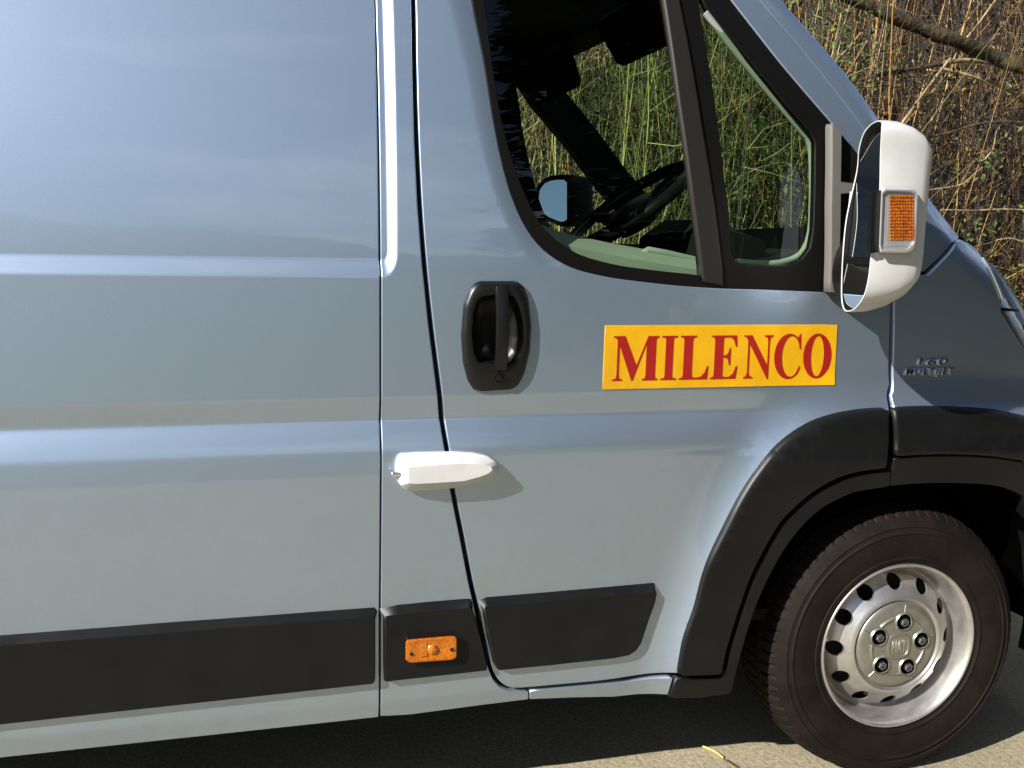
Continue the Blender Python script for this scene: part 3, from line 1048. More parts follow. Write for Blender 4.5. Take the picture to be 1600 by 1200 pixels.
# a grid of small amber facets behind a clear cover
fv, ff = [], []
for i in range(9):
    for j in range(14):
        a = amb[0][0] + (amb[1][0] - amb[0][0]) * (i + 0.5) / 9 + (-4 + 6 * (j / 14.0)) * (0.0 if i else 0)
        px_ = np.interp(i + 0.5, [0, 9], [1390, 1429])
        py_ = np.interp(j + 0.5, [0, 14], [305, 376])
        base = len(fv)
        for (du, dv, o) in ((-2.2, -2.4, -0.004), (2.2, -2.4, -0.004), (2.2, 2.4, -0.004), (-2.2, 2.4, -0.004), (0.3, 0.2, -0.0075)):
            fv.append(tuple(face_pt(px_ + du, py_ + dv, o)))
        ff += [(base, base + 1, base + 4), (base + 1, base + 2, base + 4), (base + 2, base + 3, base + 4), (base + 3, base, base + 4)]
bs_ = [(1364, 300), (1377, 297), (1372, 394), (1360, 396)]
A = [face_pt(a, b_, -0.001) for a, b_ in bs_]
B = [p + np.array([0, 0.012, 0]) for p in A]
mesh_obj('lens_border', A + B, [(0, 1, 2, 3), (7, 6, 5, 4), (0, 4, 5, 1), (1, 5, 6, 2), (2, 6, 7, 3), (3, 7, 4, 0)], 'black_plastic', ind)
tag(mesh_obj('amber_facets', fv, ff, 'amber_reflector', ind), kind='stuff')
for k in range(8):
    px_ = 1383 + 46 * (k + 0.5) / 8
    tube('lens_rib', [face_pt(px_, 303, -0.0095), face_pt(px_ - 2, 378, -0.0095)], 0.0012, 'clear_lens', ind, 6)
for py_ in (299, 386):
    tube('lens_bar', [face_pt(1382, py_ + 1, -0.007), face_pt(1428, py_, -0.007)], 0.0042, 'clear_lens', ind, 8)
loft('lens_cover', [lp(0.95, -0.008), lp(0.93, -0.0115), lp(0.7, -0.0135), lp(0.3, -0.014)], 'clear_lens', ind)

# ---- door handle
H_OUT = [(748, 439), (806, 439), (818, 447), (825, 466), (829, 508), (827, 548), (818, 585), (808, 603), (799, 608), (753, 611), (740, 609), (731, 596), (723, 567), (720, 523), (724, 475), (733, 453), (740, 443)]
hc = np.array([776.0, 520.0])
Ho = polar(H_OUT, hc, 80)
Hv = polar(H_OVAL, hc, 80)


def hl(A, k, off, B=None, t=0.0):
    out = []
    for i, p in enumerate(A):
        q = hc + (p - hc) * k
        if B is not None:
            q = q * (1 - t) + B[i] * t
        xz = on(q[0], q[1])
        out.append((xz[0], sy(xz[0], xz[1]) + off, xz[1]))
    return out


handle = loft('door_handle', [hl(Ho, 1.0, 0.002), hl(Ho, 1.0, -0.004), hl(Ho, 0.985, -0.009), hl(Ho, 1.0, -0.014, Hv, 0.3), hl(Ho, 1.0, -0.016, Hv, 0.75), hl(Hv, 1.0, -0.015), hl(Hv, 0.98, -0.010), hl(Hv, 0.93, 0.006), hl(Hv, 0.75, 0.022), hl(Hv, 0.4, 0.027)], 'black_plastic', van, angle=60)
gp = []
for t in np.linspace(0, 1, 13):
    py_ = 447 + (578 - 447) * t
    bow = -0.014 - 0.016 * math.sin(math.pi * t) ** 0.6
    a = on(781.5 - 1.5 * t, py_)
    w = 0.0145
    y0 = sy(a[0], a[1]) + bow
    gp.append([(a[0] - w, y0 + 0.004, a[1]), (a[0] - w * 0.75, y0 - 0.003, a[1]), (a[0], y0 - 0.0045, a[1]), (a[0] + w * 0.8, y0 - 0.003, a[1]), (a[0] + w, y0 + 0.004, a[1]), (a[0] + w * 0.7, y0 + 0.014, a[1]), (a[0] - w * 0.7, y0 + 0.014, a[1])])
loft('grip', gp, 'black_plastic', handle, cap0=True, angle=50)
a = on(777, 588)
lathe('key_lock', [(0.0, -0.021), (0.007, -0.021), (0.0085, -0.020), (0.009, -0.019), (0.0095, -0.022), (0.0115, -0.022), (0.0125, -0.016), (0.0125, -0.006)], 'black_plastic', handle, 32, (a[0], sy(*a), a[1]))

# ---- white security lock across the shut line
L_OUT = [(617, 724), (621.5, 714), (628, 708), (650, 706), (710, 705), (740, 707), (762, 712), (774, 720), (781, 730), (779, 738), (770, 745), (747, 754), (717, 761), (680, 765), (639, 767), (629, 762), (620, 751), (617, 739)]
L_IN = [(638, 730), (680, 727), (722, 724), (755, 726), (770, 730), (769, 736), (755, 743), (725, 751), (680, 754), (639, 756)]
lc = np.array([700.0, 738.0])
Lo = polar(L_OUT, lc, 96)
Li = polar(L_IN, lc, 96)


def ll(k, t, off, da=0.0):
    out = []
    for p, q in zip(Lo, Li):
        r_ = lc + (p - lc) * k
        r_ = r_ * (1 - t) + q * t
        xz = on(r_[0], r_[1], off)
        out.append((xz[0], -0.001 + off, xz[1]))
    return out


lock = loft('security_lock', [ll(0.98, 0, 0.012), ll(0.98, 0, -0.004), ll(1.0, 0, -0.009), ll(1.0, 0.06, -0.014), ll(1.0, 0.94, -0.0350), ll(1.0, 1.0, -0.0360)], 'white_plastic', van, angle=24)
tag(lock, 'white rounded security lock bolted across the door gap')
ka = at(620, 741, -0.018)
cyl = []
for xx, r_ in ((0.01, 0.0062), (-0.010, 0.0062), (-0.0115, 0.005)):
    cyl.append([(ka[0] + xx, ka[1] + r_ * math.cos(t), ka[2] + r_ * math.sin(t)) for t in np.linspace(0, 2 * math.pi, 20, endpoint=False)])
loft('key_barrel', cyl, 'chrome', lock)

# ---- side marker lamp on the pillar strip
M_OUT = [(634, 1003), (638, 999), (710, 993), (714, 996), (714, 1026), (709, 1031), (640, 1036), (634, 1032)]
mc = np.array([674.0, 1014.5])
Mo = polar(M_OUT, mc, 64)


def ml(k, off):
    out = []
    for p in Mo:
        q = mc + (p - mc) * k
        xz = on(q[0], q[1], off)
        out.append((xz[0], sy(*xz) + off, xz[1]))
    return out


marker = loft('side_marker', [ml(1, -0.014), ml(1, -0.030), ml(0.97, -0.033), ml(0.80, -0.034), ml(0.76, -0.0335)], 'amber_lens', van, angle=30)
for (cx_, cy_, r_) in ((643, 1022, 0.0042), (706, 1015, 0.0042)):
    q = on(cx_, cy_, -0.034)
    lathe('screw', [(0.0, -0.0352), (r_ * 0.5, -0.0352), (r_ * 0.8, -0.036), (r_, -0.0335)], 'black_plastic', marker, 20, (q[0], sy(*q), q[1]))
q = on(676, 1015, -0.034)
lathe('bulb_lens', [(0.0, -0.0395), (0.005, -0.039), (0.009, -0.0375), (0.012, -0.035), (0.0135, -0.033)], 'amber_reflector', marker, 28, (q[0], sy(*q), q[1]))
q = [on(*p, -0.034) for p in [(656, 1006), (667, 1005), (667, 1025), (656, 1026)]]
A = [(p[0], sy(*p) - 0.0352, p[1]) for p in q]
B = [(p[0], p[1] + 0.004, p[2]) for p in A]
mesh_obj('reflex_block', A + B, [(0, 1, 2, 3), (0, 4, 5, 1), (1, 5, 6, 2), (2, 6, 7, 3), (3, 7, 4, 0)], 'amber_reflector', marker)

# ---- yellow magnetic sign with red serif letters
SG = [on(*p) for p in [(945.5, 508.5), (1308, 507), (1304, 601.5), (941, 608.5)]]


def sg(u, v):
    a = SG[0] * (1 - u) + SG[1] * u
    b_ = SG[3] * (1 - u) + SG[2] * u
    return a * (1 - v) + b_ * v


def rect_pts(us, vs_):
    return [sg(u, v) for u, v in zip(us, vs_)]


sign_o = [sg(u, 0) for u in np.linspace(0, 1, 14)] + [sg(1, v) for v in np.linspace(0, 1, 6)[1:]] + [sg(u, 1) for u in np.linspace(1, 0, 14)[1:]] + [sg(0, v) for v in np.linspace(1, 0, 6)[1:-1]]
sign = panel('door_sign', sign_o, 'sign_yellow', van, off=-0.0022, thick=0.0022, step=0.05, roll=0.0006, fine=False)
tag(sign, 'yellow rectangular sign with red serif capital letters')


def mirror_u(P):
    return [(1 - x, y) for x, y in P][::-1]


def arc(cx, cy, rx, ry, a0, a1, n=14):
    return [(cx + rx * math.cos(math.radians(a0 + (a1 - a0) * k / n)), cy + ry * math.sin(math.radians(a0 + (a1 - a0) * k / n))) for k in range(n + 1)]


# letter outlines in a unit box, v downwards; thick stems, hairlines and bracketed serifs
def serif_stem(x0, x1, sx0, sx1):
    return [(sx0, 0), (sx1, 0), (sx1, .03), (x1 + .02, .05), (x1, .10), (x1, .90), (x1 + .02, .95), (sx1, .97), (sx1, 1), (sx0, 1), (sx0, .97), (x0 - .02, .95), (x0, .90), (x0, .10), (x0 - .02, .05), (sx0, .03)]


LET = {}
LET['M'] = ([(0.0, 0), (.25, 0), (.52, .66), (.76, 0), (1.0, 0), (1.0, .03), (.955, .05), (.94, .10), (.94, .90), (.955, .95), (1.0, .97), (1.0, 1), (.66, 1), (.66, .97), (.715, .95), (.73, .90), (.73, .17), (.45, 1), (.42, 1), (.135, .20), (.135, .86), (.15, .95), (.22, .97), (.22, 1), (0, 1), (0, .97), (.075, .95), (.09, .86), (.09, .12), (.07, .06), (0, .03)], [])
LET['I'] = (serif_stem(.26, .74, 0, 1), [])
LET['L'] = ([(0, 0), (.56, 0), (.56, .03), (.46, .05), (.43, .10), (.43, .88), (.46, .95), (.60, .96), (.76, .93), (.88, .84), (.95, .70), (1.0, .70), (.97, 1), (0, 1), (0, .97), (.10, .95), (.13, .90), (.13, .10), (.10, .05), (0, .03)], [])
LET['E'] = ([(0, 0), (.94, 0), (.96, .26), (.91, .26), (.84, .12), (.72, .05), (.50, .045), (.45, .07), (.45, .46), (.56, .45), (.64, .40), (.68, .29), (.73, .29), (.73, .68), (.68, .68), (.64, .56), (.56, .51), (.45, .505), (.45, .90), (.49, .955), (.70, .95), (.84, .88), (.94, .71), (1.0, .71), (.95, 1), (0, 1), (0, .97), (.10, .95), (.13, .90), (.13, .10), (.10, .05), (0, .03)], [])
LET['N'] = ([(0, 0), (.27, 0), (.83, .70), (.83, .14), (.80, .06), (.70, .03), (.70, 0), (1, 0), (1, .03), (.91, .06), (.885, .14), (.885, 1.02), (.84, 1.02), (.20, .20), (.20, .86), (.23, .94), (.34, .97), (.34, 1), (.02, 1), (.02, .97), (.11, .94), (.14, .86), (.14, .13), (.08, .05), (0, .03)], [])
LET['C'] = (arc(.52, .5, .52, .53, -62, -298, 28)[:] + [(.98, .74), (.93, .71)] + arc(.60, .5, .36, .47, 50, 180, 12) + arc(.60, .5, .36, .47, 180, 300, 12)[1:] + [(.86, .16), (.92, .32), (.97, .32), (.95, -.02), (.90, -.02), (.86, .04)], [])
LET['O'] = (arc(.5, .5, .5, .53, 0, 360, 40)[:-1], [arc(.5, .5, .23, .475, 0, 360, 32)[:-1]])
LET['C'] = ([(.95, -.02), (.97, .33), (.925, .33)] + arc(.62, .5, .34, .475, -38, -180, 14) + arc(.62, .5, .34, .475, 180, 52, 14)[1:] + [(.93, .72), (.98, .75)] + arc(.54, .5, .54, .53, 48, 180, 14) + arc(.54, .5, .54, .53, 180, 305, 14)[1:] + [(.905, -.02)], [])
for ch, u0, u1 in (('M', .036, .222), ('I', .234, .300), ('L', .312, .435), ('E', .444, .560), ('N', .585, .712), ('C', .720, .842), ('O', .850, .978)):
    o_, hs = LET[ch]
    f = lambda p: sg(u0 + (u1 - u0) * p[0], .165 + .70 * p[1])
    panel('letter', [f(p) for p in o_], 'sign_red', sign, holes=[[f(p) for p in h] for h in hs], off=-0.0031, thick=0.0007, step=0, roll=0, fine=False)

# ---- chrome badge lettering on the wing
def text_mesh(name, s, mat, parent, origin, ux, uz, height, width, depth, off, shear=0.0):
    cu = bpy.data.curves.new(name, 'FONT')
    cu.body = s
    cu.extrude = 0.08
    cu.bevel_depth = 0.015
    cu.space_character = 1.18
    cu.offset = 0.018
    cu.resolution_u = 3
    to = bpy.data.objects.new(name + '_tmp', cu)
    COL.objects.link(to)
    bpy.context.view_layer.update()
    dg = bpy.context.evaluated_depsgraph_get()
    me = bpy.data.meshes.new_from_object(to.evaluated_get(dg))
    bpy.data.objects.remove(to)
    V = np.array([v.co[:] for v in me.vertices])
    lo, hi = V.min(0), V.max(0)
    ux = np.array(ux)
    uz = np.array(uz)
    for v in me.vertices:
        u = (v.co.x - lo[0]) / (hi[0] - lo[0]) * width
        w = (v.co.y - lo[1]) / (hi[1] - lo[1]) * height
        u += shear * w
        p = np.array(origin) + ux * u + uz * w
        v.co = (p[0], off(p[0], p[1]) - (v.co.z - lo[2]) / (hi[2] - lo[2]) * depth, p[1])
    me.materials.clear()
    return link(name, me, mat, parent)


b0, b1 = on(1412, 589), on(1487, 588)
ud = (b1 - b0) / np.linalg.norm(b1 - b0)
badge = text_mesh('model_badge', 'MULTIJET', 'chrome', van, b0, ud, (0, 1), 0.021, np.linalg.norm(b1 - b0), 0.006, lambda x, z: sy(x, z) + 0.0005, 0.25)
c_0, c_1 = on(1432, 571), on(1478, 570)
text_mesh('badge_number', '160', 'chrome', badge, c_0, ud, (0, 1), 0.019, np.linalg.norm(c_1 - c_0), 0.006, lambda x, z: sy(x, z) + 0.0005, 0.25)

# =================================================================== front wheel
WC = Vector((0, 0, 0.361))
wheel = bpy.data.objects.new('wheel', None)
COL.objects.link(wheel)
wheel.parent = van
# tyre: (radius, y), with grooves cut across the shoulders
TP = [(0.213, 0.052, 0), (0.222, 0.040, 0), (0.232, 0.0355, 0), (0.234, 0.0325, 0), (0.238, 0.0325, 0), (0.240, 0.0345, 0), (0.258, 0.0305, 0), (0.285, 0.029, 0), (0.296, 0.0300, 0), (0.298, 0.0282, 0), (0.3015, 0.0282, 0), (0.304, 0.0315, 0), (0.312, 0.034, 0), (0.314, 0.0322, 0), (0.317, 0.0345, 0), (0.325, 0.040, 0), (0.337, 0.049, 0.4), (0.345, 0.060, 1), (0.3515, 0.078, 1), (0.3545, 0.098, 1),
      (0.3552, 0.100, 0), (0.349, 0.101, 0), (0.349, 0.108, 0), (0.3555, 0.109, 0), (0.3565, 0.125, 1), (0.357, 0.140, 1), (0.350, 0.141, 0), (0.350, 0.149, 0), (0.357, 0.150, 1), (0.3565, 0.166, 1), (0.3555, 0.181, 0), (0.349, 0.182, 0), (0.349, 0.189, 0), (0.3545, 0.190, 1), (0.3515, 0.212, 1), (0.345, 0.230, 1), (0.325, 0.250, 0), (0.285, 0.261, 0), (0.236, 0.256, 0), (0.215, 0.24, 0)]
SEGS = 360
tv, tf = [], []
for (r, y, g) in TP:
    r = 0.213 + (r - 0.213) * 1.06
    for i in range(SEGS):
        a = 2 * math.pi * i / SEGS
        cut = 0.006 * g if (i % 5) == 0 else 0.0
        rr = r - cut
        tv.append((WC.x + rr * math.cos(a), y, WC.z + rr * math.sin(a)))
for k in range(len(TP) - 1):
    for i in range(SEGS):
        j = (i + 1) % SEGS
        tf.append((k * SEGS + i, k * SEGS + j, (k + 1) * SEGS + j, (k + 1) * SEGS + i))
mesh_obj('tyre', tv, tf, 'tyre', wheel, True, 28)

rim = lathe('rim', [(0.2135, 0.056), (0.221, 0.042), (0.2215, 0.036), (0.219, 0.0335), (0.2145, 0.036), (0.2095, 0.046), (0.2045, 0.058), (0.201, 0.075), (0.199, 0.098), (0.196, 0.112), (0.1915, 0.114)], 'rim_steel', wheel, 128, (0, 0, WC.z), angle=80)
# pressed disc with twelve round holes
def disc_y(r):
    return float(np.interp(r, [0.112, 0.118, 0.124, 0.130, 0.136, 0.145, 0.160, 0.175, 0.184, 0.192], [0.058, 0.050, 0.0455, 0.0465, 0.051, 0.057, 0.067, 0.081, 0.097, 0.114]))


NH = 12
dv, df = [], []
R0, R1, RH, rh = 0.136, 0.189, 0.1625, 0.0205
def add_pt(r, a):
    dv.append((r * math.cos(a), disc_y(r), WC.z + r * math.sin(a)))
    return len(dv) - 1


for h in range(NH):
    ac = math.radians(92) + 2 * math.pi * h / NH
    da = math.pi / NH
    outer, mid, inn, deep = [], [], [], []
    M = 40
    for k in range(M):
        t = 2 * math.pi * k / M + math.pi / 4
        c_, s_ = math.cos(t), math.sin(t)
        q = max(abs(c_), abs(s_))
        su, sv = c_ / q, s_ / q            # on the unit square
        rr_ = (R0 + R1) / 2 + sv * (R1 - R0) / 2
        outer.append(add_pt(rr_, ac + su * da))
        rr_h = RH + s_ * rh * 1.25
        mid.append(add_pt(RH + s_ * rh * 1.1, ac + c_ * rh * 1.22 / RH))
        inn.append(add_pt(RH + s_ * rh * 0.88, ac + c_ * rh / RH))
        dv.append(((RH + s_ * rh * 0.88) * math.cos(ac + c_ * rh / RH), disc_y(RH + s_ * rh * 0.88) + 0.007, WC.z + (RH + s_ * rh * 0.88) * math.sin(ac + c_ * rh / RH)))
        deep.append(len(dv) - 1)
    for A, B in ((outer, mid), (mid, inn), (inn, deep)):
        for k in range(M):
            j = (k + 1) % M
            df.append((A[k], A[j], B[j], B[k]))
ring_r = [0.1120, 0.116, 0.120, 0.124, 0.128, 0.132, R0]
for ra_, rb_ in zip(ring_r[:-1], ring_r[1:]):
    A = [add_pt(ra_, math.radians(92) + 2 * math.pi * i / 240) for i in range(240)]
    B = [add_pt(rb_, math.radians(92) + 2 * math.pi * i / 240) for i in range(240)]
    for i in range(240):
        j = (i + 1) % 240
        df.append((A[i], A[j], B[j], B[i]))
ring_r = [R1, 0.192]
for ra_, rb_ in zip(ring_r[:-1], ring_r[1:]):
    A = [add_pt(ra_, 2 * math.pi * i / 240) for i in range(240)]
    B = [add_pt(rb_, 2 * math.pi * i / 240) for i in range(240)]
    for i in range(240):
        j = (i + 1) % 240
        df.append((A[i], A[j], B[j], B[i]))
me = bpy.data.meshes.new('wheel_disc')
me.from_pydata(dv, [], df)
bm = bmesh.new()
bm.from_mesh(me)
bmesh.ops.remove_doubles(bm, verts=bm.verts, dist=2e-5)
bmesh.ops.recalc_face_normals(bm, faces=bm.faces)
bm.to_mesh(me)
bm.free()
me.polygons.foreach_set('use_smooth', [True] * len(me.polygons))
me.set_sharp_from_angle(angle=math.radians(45))
link('wheel_disc', me, 'rim_steel', wheel)
lathe('brake_disc', [(0.0, 0.135), (0.205, 0.135), (0.205, 0.16)], 'brake', wheel, 64, (0, 0, WC.z))

# hub cap with five nut wells, arc slots and a centre shield
cap_prof = [(0.1155, 0.060), (0.1150, 0.050), (0.112, 0.0465), (0.100, 0.044), (0.080, 0.0425), (0.040, 0.041), (0.0, 0.0405)]
lathe('hub_cap', cap_prof, 'cap_plastic', wheel, 120, (0, 0, WC.z), angle=60)
nut_r = 0.066
NA = [math.radians(82 + 72 * k) for k in range(5)]
for a in NA:
    nx, nz = nut_r * math.cos(a), WC.z + nut_r * math.sin(a)
    nut = lathe('nut_well', [(0.0185, 0.0415), (0.0255, 0.0412), (0.0243, 0.0390), (0.0222, 0.0360), (0.0208, 0.0370), (0.0200, 0.042), (0.0195, 0.0418)], 'cap_plastic', wheel, 36, (nx, 0, nz))
    lathe('nut_well_shade', [(0.0, 0.0398), (0.0202, 0.0398)], 'underbody', nut, 28, (nx, 0, nz))  # flat near-black disc stands in for the shade inside the well
    hexl = []
    for r_, y_ in ((0.0115, 0.0395), (0.0115, 0.033), (0.0100, 0.0310), (0.0068, 0.0310), (0.006, 0.036)):
        hexl.append([(nx + r_ * math.cos(math.pi / 3 * i + 0.3), y_, nz + r_ * math.sin(math.pi / 3 * i + 0.3)) for i in range(6)])
    loft('wheel_nut', hexl, 'wheel_nut', nut, smooth=False)
for k in range(5):
    am = math.radians(82 + 36 + 72 * k)
    v_, f_ = [], []
    for i in range(9):
        a = am + math.radians(-17 + 34 * i / 8)
        for r_, y_ in ((0.0745, 0.0425), (0.0765, 0.0385), (0.0785, 0.0385), (0.0815, 0.0425)):
            v_.append((r_ * math.cos(a), y_, WC.z + r_ * math.sin(a)))
    for i in range(8):
        for s_ in range(3):
            f_.append((i * 4 + s_, i * 4 + s_ + 1, (i + 1) * 4 + s_ + 1, (i + 1) * 4 + s_))
    f_ += [(0, 1, 2, 3), (35, 34, 33, 32)]
    mesh_obj('cap_ridge', v_, f_, 'cap_plastic', wheel)
    a = math.radians(82 + 72 * k)
    d_ = np.array([math.cos(a), math.sin(a)])
    nrm = np.array([-d_[1], d_[0]])
    A = []
    for r_, w_, y_ in ((0.090, 0.002, 0.0432), (0.109, 0.002, 0.0455)):
        for s_, yy_ in ((-1, 0.0), (0, -0.002), (1, 0.0)):
            p = d_ * r_ + nrm * w_ * s_
            A.append((p[0], y_ + yy_, WC.z + p[1]))
    mesh_obj('cap_rib', A, [(0, 1, 4, 3), (1, 2, 5, 4)], 'cap_plastic', wheel)
def shield(r, y):
    out = []
    for i in range(48):
        a = 2 * math.pi * i / 48
        k = (abs(math.cos(a)) ** 3.2 + abs(math.sin(a)) ** 3.2) ** (-1 / 3.2)
        out.append((r * k * math.cos(a), y, WC.z + r * k * math.sin(a)))
    return out


emblem = loft('emblem', [shield(0.034, 0.042), shield(0.033, 0.0375), shield(0.030, 0.0365), shield(0.0275, 0.0365), shield(0.0265, 0.0385), shield(0.02, 0.038)], 'cap_plastic', wheel, angle=30)
text_mesh('emblem_letters', 'FIAT', 'rim_steel', emblem, (-0.0195, WC.z - 0.0165), (1, 0), (0, 1), 0.033, 0.039, 0.0018, lambda x, z: 0.0382)

wheel.matrix_basis = Matrix.Translation((-0.008, 0.016, 0.004)) @ Matrix.Rotation(math.radians(-1.5), 4, 'Z') @ Matrix.Translation((0, -0.04, 0))

# ---- wheel housing and underbody
arcl = []
for y in (0.0, 0.12, 0.34):
    arcl.append([(0.475 * math.cos(a), y, 0.36 + 0.455 * math.sin(a)) for a in np.linspace(0.0, math.pi, 40)])
loft('wheel_housing', arcl, 'underbody', van, cap1=False, closed=False)
box('housing_wall', (-0.56, 0.34, 0.25), (0.60, 0.36, 0.95), 'underbody', van)
box('underbody', (-4.6, 0.05, 0.335), (-0.50, 2.0, 0.40), 'underbody', van)
box('subframe', (-0.50, 0.36, 0.30), (0.62, 1.70, 0.42), 'underbody', van)
box('rear_light_block', (-2.7, 0.75, 0.17), (-0.9, 1.6, 0.34), 'underbody', van, 0.03)  # unseen block, added to stop light coming under from the far side
box('front_light_block', (-0.6, 0.5, 0.18), (0.4, 1.5, 0.31), 'underbody', van, 0.03)  # second unseen block, added to keep the ground beneath dark
box('splash_guard', (-0.53, 0.03, 0.33), (-0.515, 0.32, 0.60), 'underbody', van, 0.003)

# =================================================================== cab and far side of the van
box('roof', (-4.6, 0.10, 2.10), (-0.62, 1.95, 2.18), 'far_paint', van, 0.02)
box('headlining', (-1.40, 0.09, 2.055), (-0.62, 1.96, 2.085), 'headlining', van, 0.005)
box('bulkhead', (-1.42, 0.10, 0.42), (-1.36, 1.97, 2.06), 'interior_dark', van, 0.005)
box('rear_doors', (-4.64, 0.02, 0.33), (-4.58, 2.03, 2.12), 'far_paint', van, 0.01)
box('far_flank', (-4.6, 2.0, 0.33), (-1.02, 2.03, 2.12), 'far_paint', van, 0.01)
box('far_door', (-1.02, 1.97, 0.40), (-0.02, 2.03, 1.33), 'interior_dark', van, 0.01)
box('far_wing', (-0.02, 1.98, 0.90), (0.42, 2.03, 1.22), 'far_paint', van, 0.02)
box('cab_floor', (-1.36, 0.08, 0.44), (0.0, 1.97, 0.47), 'interior_dark', van)
box('door_trim', (-1.20, 0.055, 0.46), (-0.66, 0.085, 1.235), 'interior_dark', van, 0.01)
# far windscreen pillar, far header and visors
fp = [at(px, py, 1.90) for px, py in [(800, 80), (852, 158), (905, 222), (952, 285), (1010, 352)]]
v_, f_ = [], []
fpl = []
for p in fp:
    fpl.append([(p[0] - 0.058, 1.86, p[2] - 0.02), (p[0] + 0.055, 1.86, p[2] + 0.055), (p[0] + 0.06, 1.94, p[2] + 0.06), (p[0] - 0.05, 1.95, p[2] - 0.02)])
loft('far_pillar', fpl, 'interior_dark', van, cap0=True, angle=30)
hd = [np.array((-0.62 + 0.10 * math.sin(math.pi * t), 0.14 + 1.76 * t, 2.055 + 0.01 * math.sin(math.pi * t))) for t in np.linspace(0, 1, 15)]
loft('windscreen_header', [[(p[0] - 0.06, p[1], p[2] + 0.04), (p[0] + 0.07, p[1], p[2] + 0.04), (p[0] + 0.09, p[1], p[2] - 0.01), (p[0] + 0.05, p[1], p[2] - 0.035), (p[0] - 0.06, p[1], p[2] - 0.03)] for p in hd], 'interior_dark', van, cap0=True)
for y0, y1 in ((0.30, 0.80), (1.18, 1.70)):
    vz = []
    for t, dz in ((0.0, 0.0), (0.06, 0.012), (0.94, 0.012), (1.0, 0.0)):
        y = y0 + (y1 - y0) * t
        vz.append([(-0.60, y, 2.03 + dz * 0.3), (-0.57, y, 2.03), (-0.53 + dz, y, 1.915 - dz), (-0.545 + dz, y, 1.905 - dz), (-0.615, y, 2.01)])
    loft('sun_visor', vz, 'interior_dark', van, cap0=True)
# far quarter of the cab: door frame behind the window and the mirror outside it
fr_px = [(790, -20), (806, 130), (816, 200), (826, 250), (838, 300), (860, 360)]
fd = []
for px, py in fr_px:
    p = at(px, py, 1.95)
    fd.append([(p[0] - 0.75, 1.95, p[2]), (p[0], 1.95, p[2]), (p[0], 1.99, p[2]), (p[0] - 0.75, 1.99, p[2])])
loft('far_door_frame', fd, 'interior_dark', van, cap0=True)
fm_px = [(839, 312), (841, 295), (849, 284), (860, 279), (874, 277), (888, 278), (888, 349), (876, 350), (855, 341), (843, 331)]
fmc = np.array([865.0, 314.0])
FM = polar(fm_px, fmc, 40)
fml = lambda k, Y, dx=0: [tuple(at(*(fmc + (p - fmc) * k), Y) + np.array([dx, 0, 0])) for p in FM]
far_mirror = loft('far_mirror', [fml(1.06, 2.24, 0.0), fml(1.12, 2.24, 0.0), fml(1.14, 2.25, 0.03), fml(1.05, 2.27, 0.10), fml(0.7, 2.28, 0.14)], 'black_plastic', van)
gn = np.array([-0.93, -0.33, 0.20])
gn /= np.linalg.norm(gn)
gc = at(865, 314, 2.10)
g_ = []
for p in FM:
    q = fmc + (p - fmc) * 0.90
    d_ = ROT @ np.array([q[0] - 800.0, 600.0 - q[1], FPX])
    g_.append(CAM + d_ * (((gc - CAM) @ gn) / (d_ @ gn)))
mesh_obj('far_mirror_glass', g_, [tuple(range(len(g_)))], 'mirror', far_mirror)
# inner trim: light grey capping along the door top and round the quarter pane
capa = [(832, 346), (880, 364), (960, 381), (1040, 395), (1120, 408), (1200, 414), (1290, 418)]
cl = []
for px, py in capa:
    p = at(px, py, 0.135)
    q = on(px, 440)
    zt = p[2]
    cl.append([(p[0], 0.062, zt - 0.075), (p[0], 0.064, zt - 0.03), (p[0], 0.10, zt - 0.008), (p[0], 0.135, zt), (p[0], 0.145, zt - 0.01), (p[0], 0.145, zt - 0.10), (p[0], 0.066, zt - 0.10)])
loft('door_capping', cl, 'interior_grey', van, cap0=True, angle=40)
hp = [at(px, py, 0.11) for px, py in [(1002, 408), (1004, 396), (1012, 391), (1040, 396), (1092, 408)]]
tube('door_pull', hp, 0.009, 'interior_grey', van, 8)
qa = [(1102, 20), (1152, 84), (1205, 148), (1250, 202), (1266, 226), (1269, 300), (1266, 362), (1256, 390), (1240, 404), (1205, 412), (1150, 409)]
QA = catmull([at(px, py, 0.10) for px, py in qa], 0.03)
tube('pillar_trim', QA, [0.008] * len(QA), 'interior_grey', van, 8)
# dashboard, binnacle, steering wheel, seats
dl = []
for y in np.linspace(0.12, 1.93, 13):
    t = (y - 0.12) / 1.81
    b_ = 0.05 * math.sin(math.pi * t)
    dl.append([(-0.42, y, 0.75), (-0.46 , y, 1.10), (-0.44, y, 1.27), (-0.38, y, 1.33 + 0.01 * math.sin(6 * t)), (-0.15, y, 1.37), (0.12 + b_, y, 1.36), (0.22 + b_, y, 1.32), (0.20, y, 0.8)])
loft('dashboard', dl, 'interior_dark', van, cap0=True, angle=35)
bl = []
for y, k in ((0.30, 0.6), (0.36, 1.0), (0.64, 1.0), (0.70, 0.6)):
    bl.append([(-0.50, y, 1.28), (-0.49, y, 1.36 + 0.05 * k), (-0.44, y, 1.39 + 0.055 * k), (-0.30, y, 1.38 + 0.02 * k), (-0.28, y, 1.3)])
loft('instrument_hood', bl, 'interior_dark', van, cap0=True, angle=35)
SW = Vector((-0.605, 0.50, 1.475))
ax_ = Vector((-0.60, 0, 0.80)).normalized()       # wheel axis tilted up towards the driver
e1 = Vector((0, 1, 0))
e2 = ax_.cross(e1)
steer = bpy.data.objects.new('steering_wheel', None)
COL.objects.link(steer)
steer.parent = van
rim_pts = [SW + (e1 * math.cos(t) + e2 * math.sin(t)) * 0.195 for t in np.linspace(0, 2 * math.pi, 49)]
tube('steering_rim', rim_pts, 0.0165, 'black_plastic', steer, 12, False)
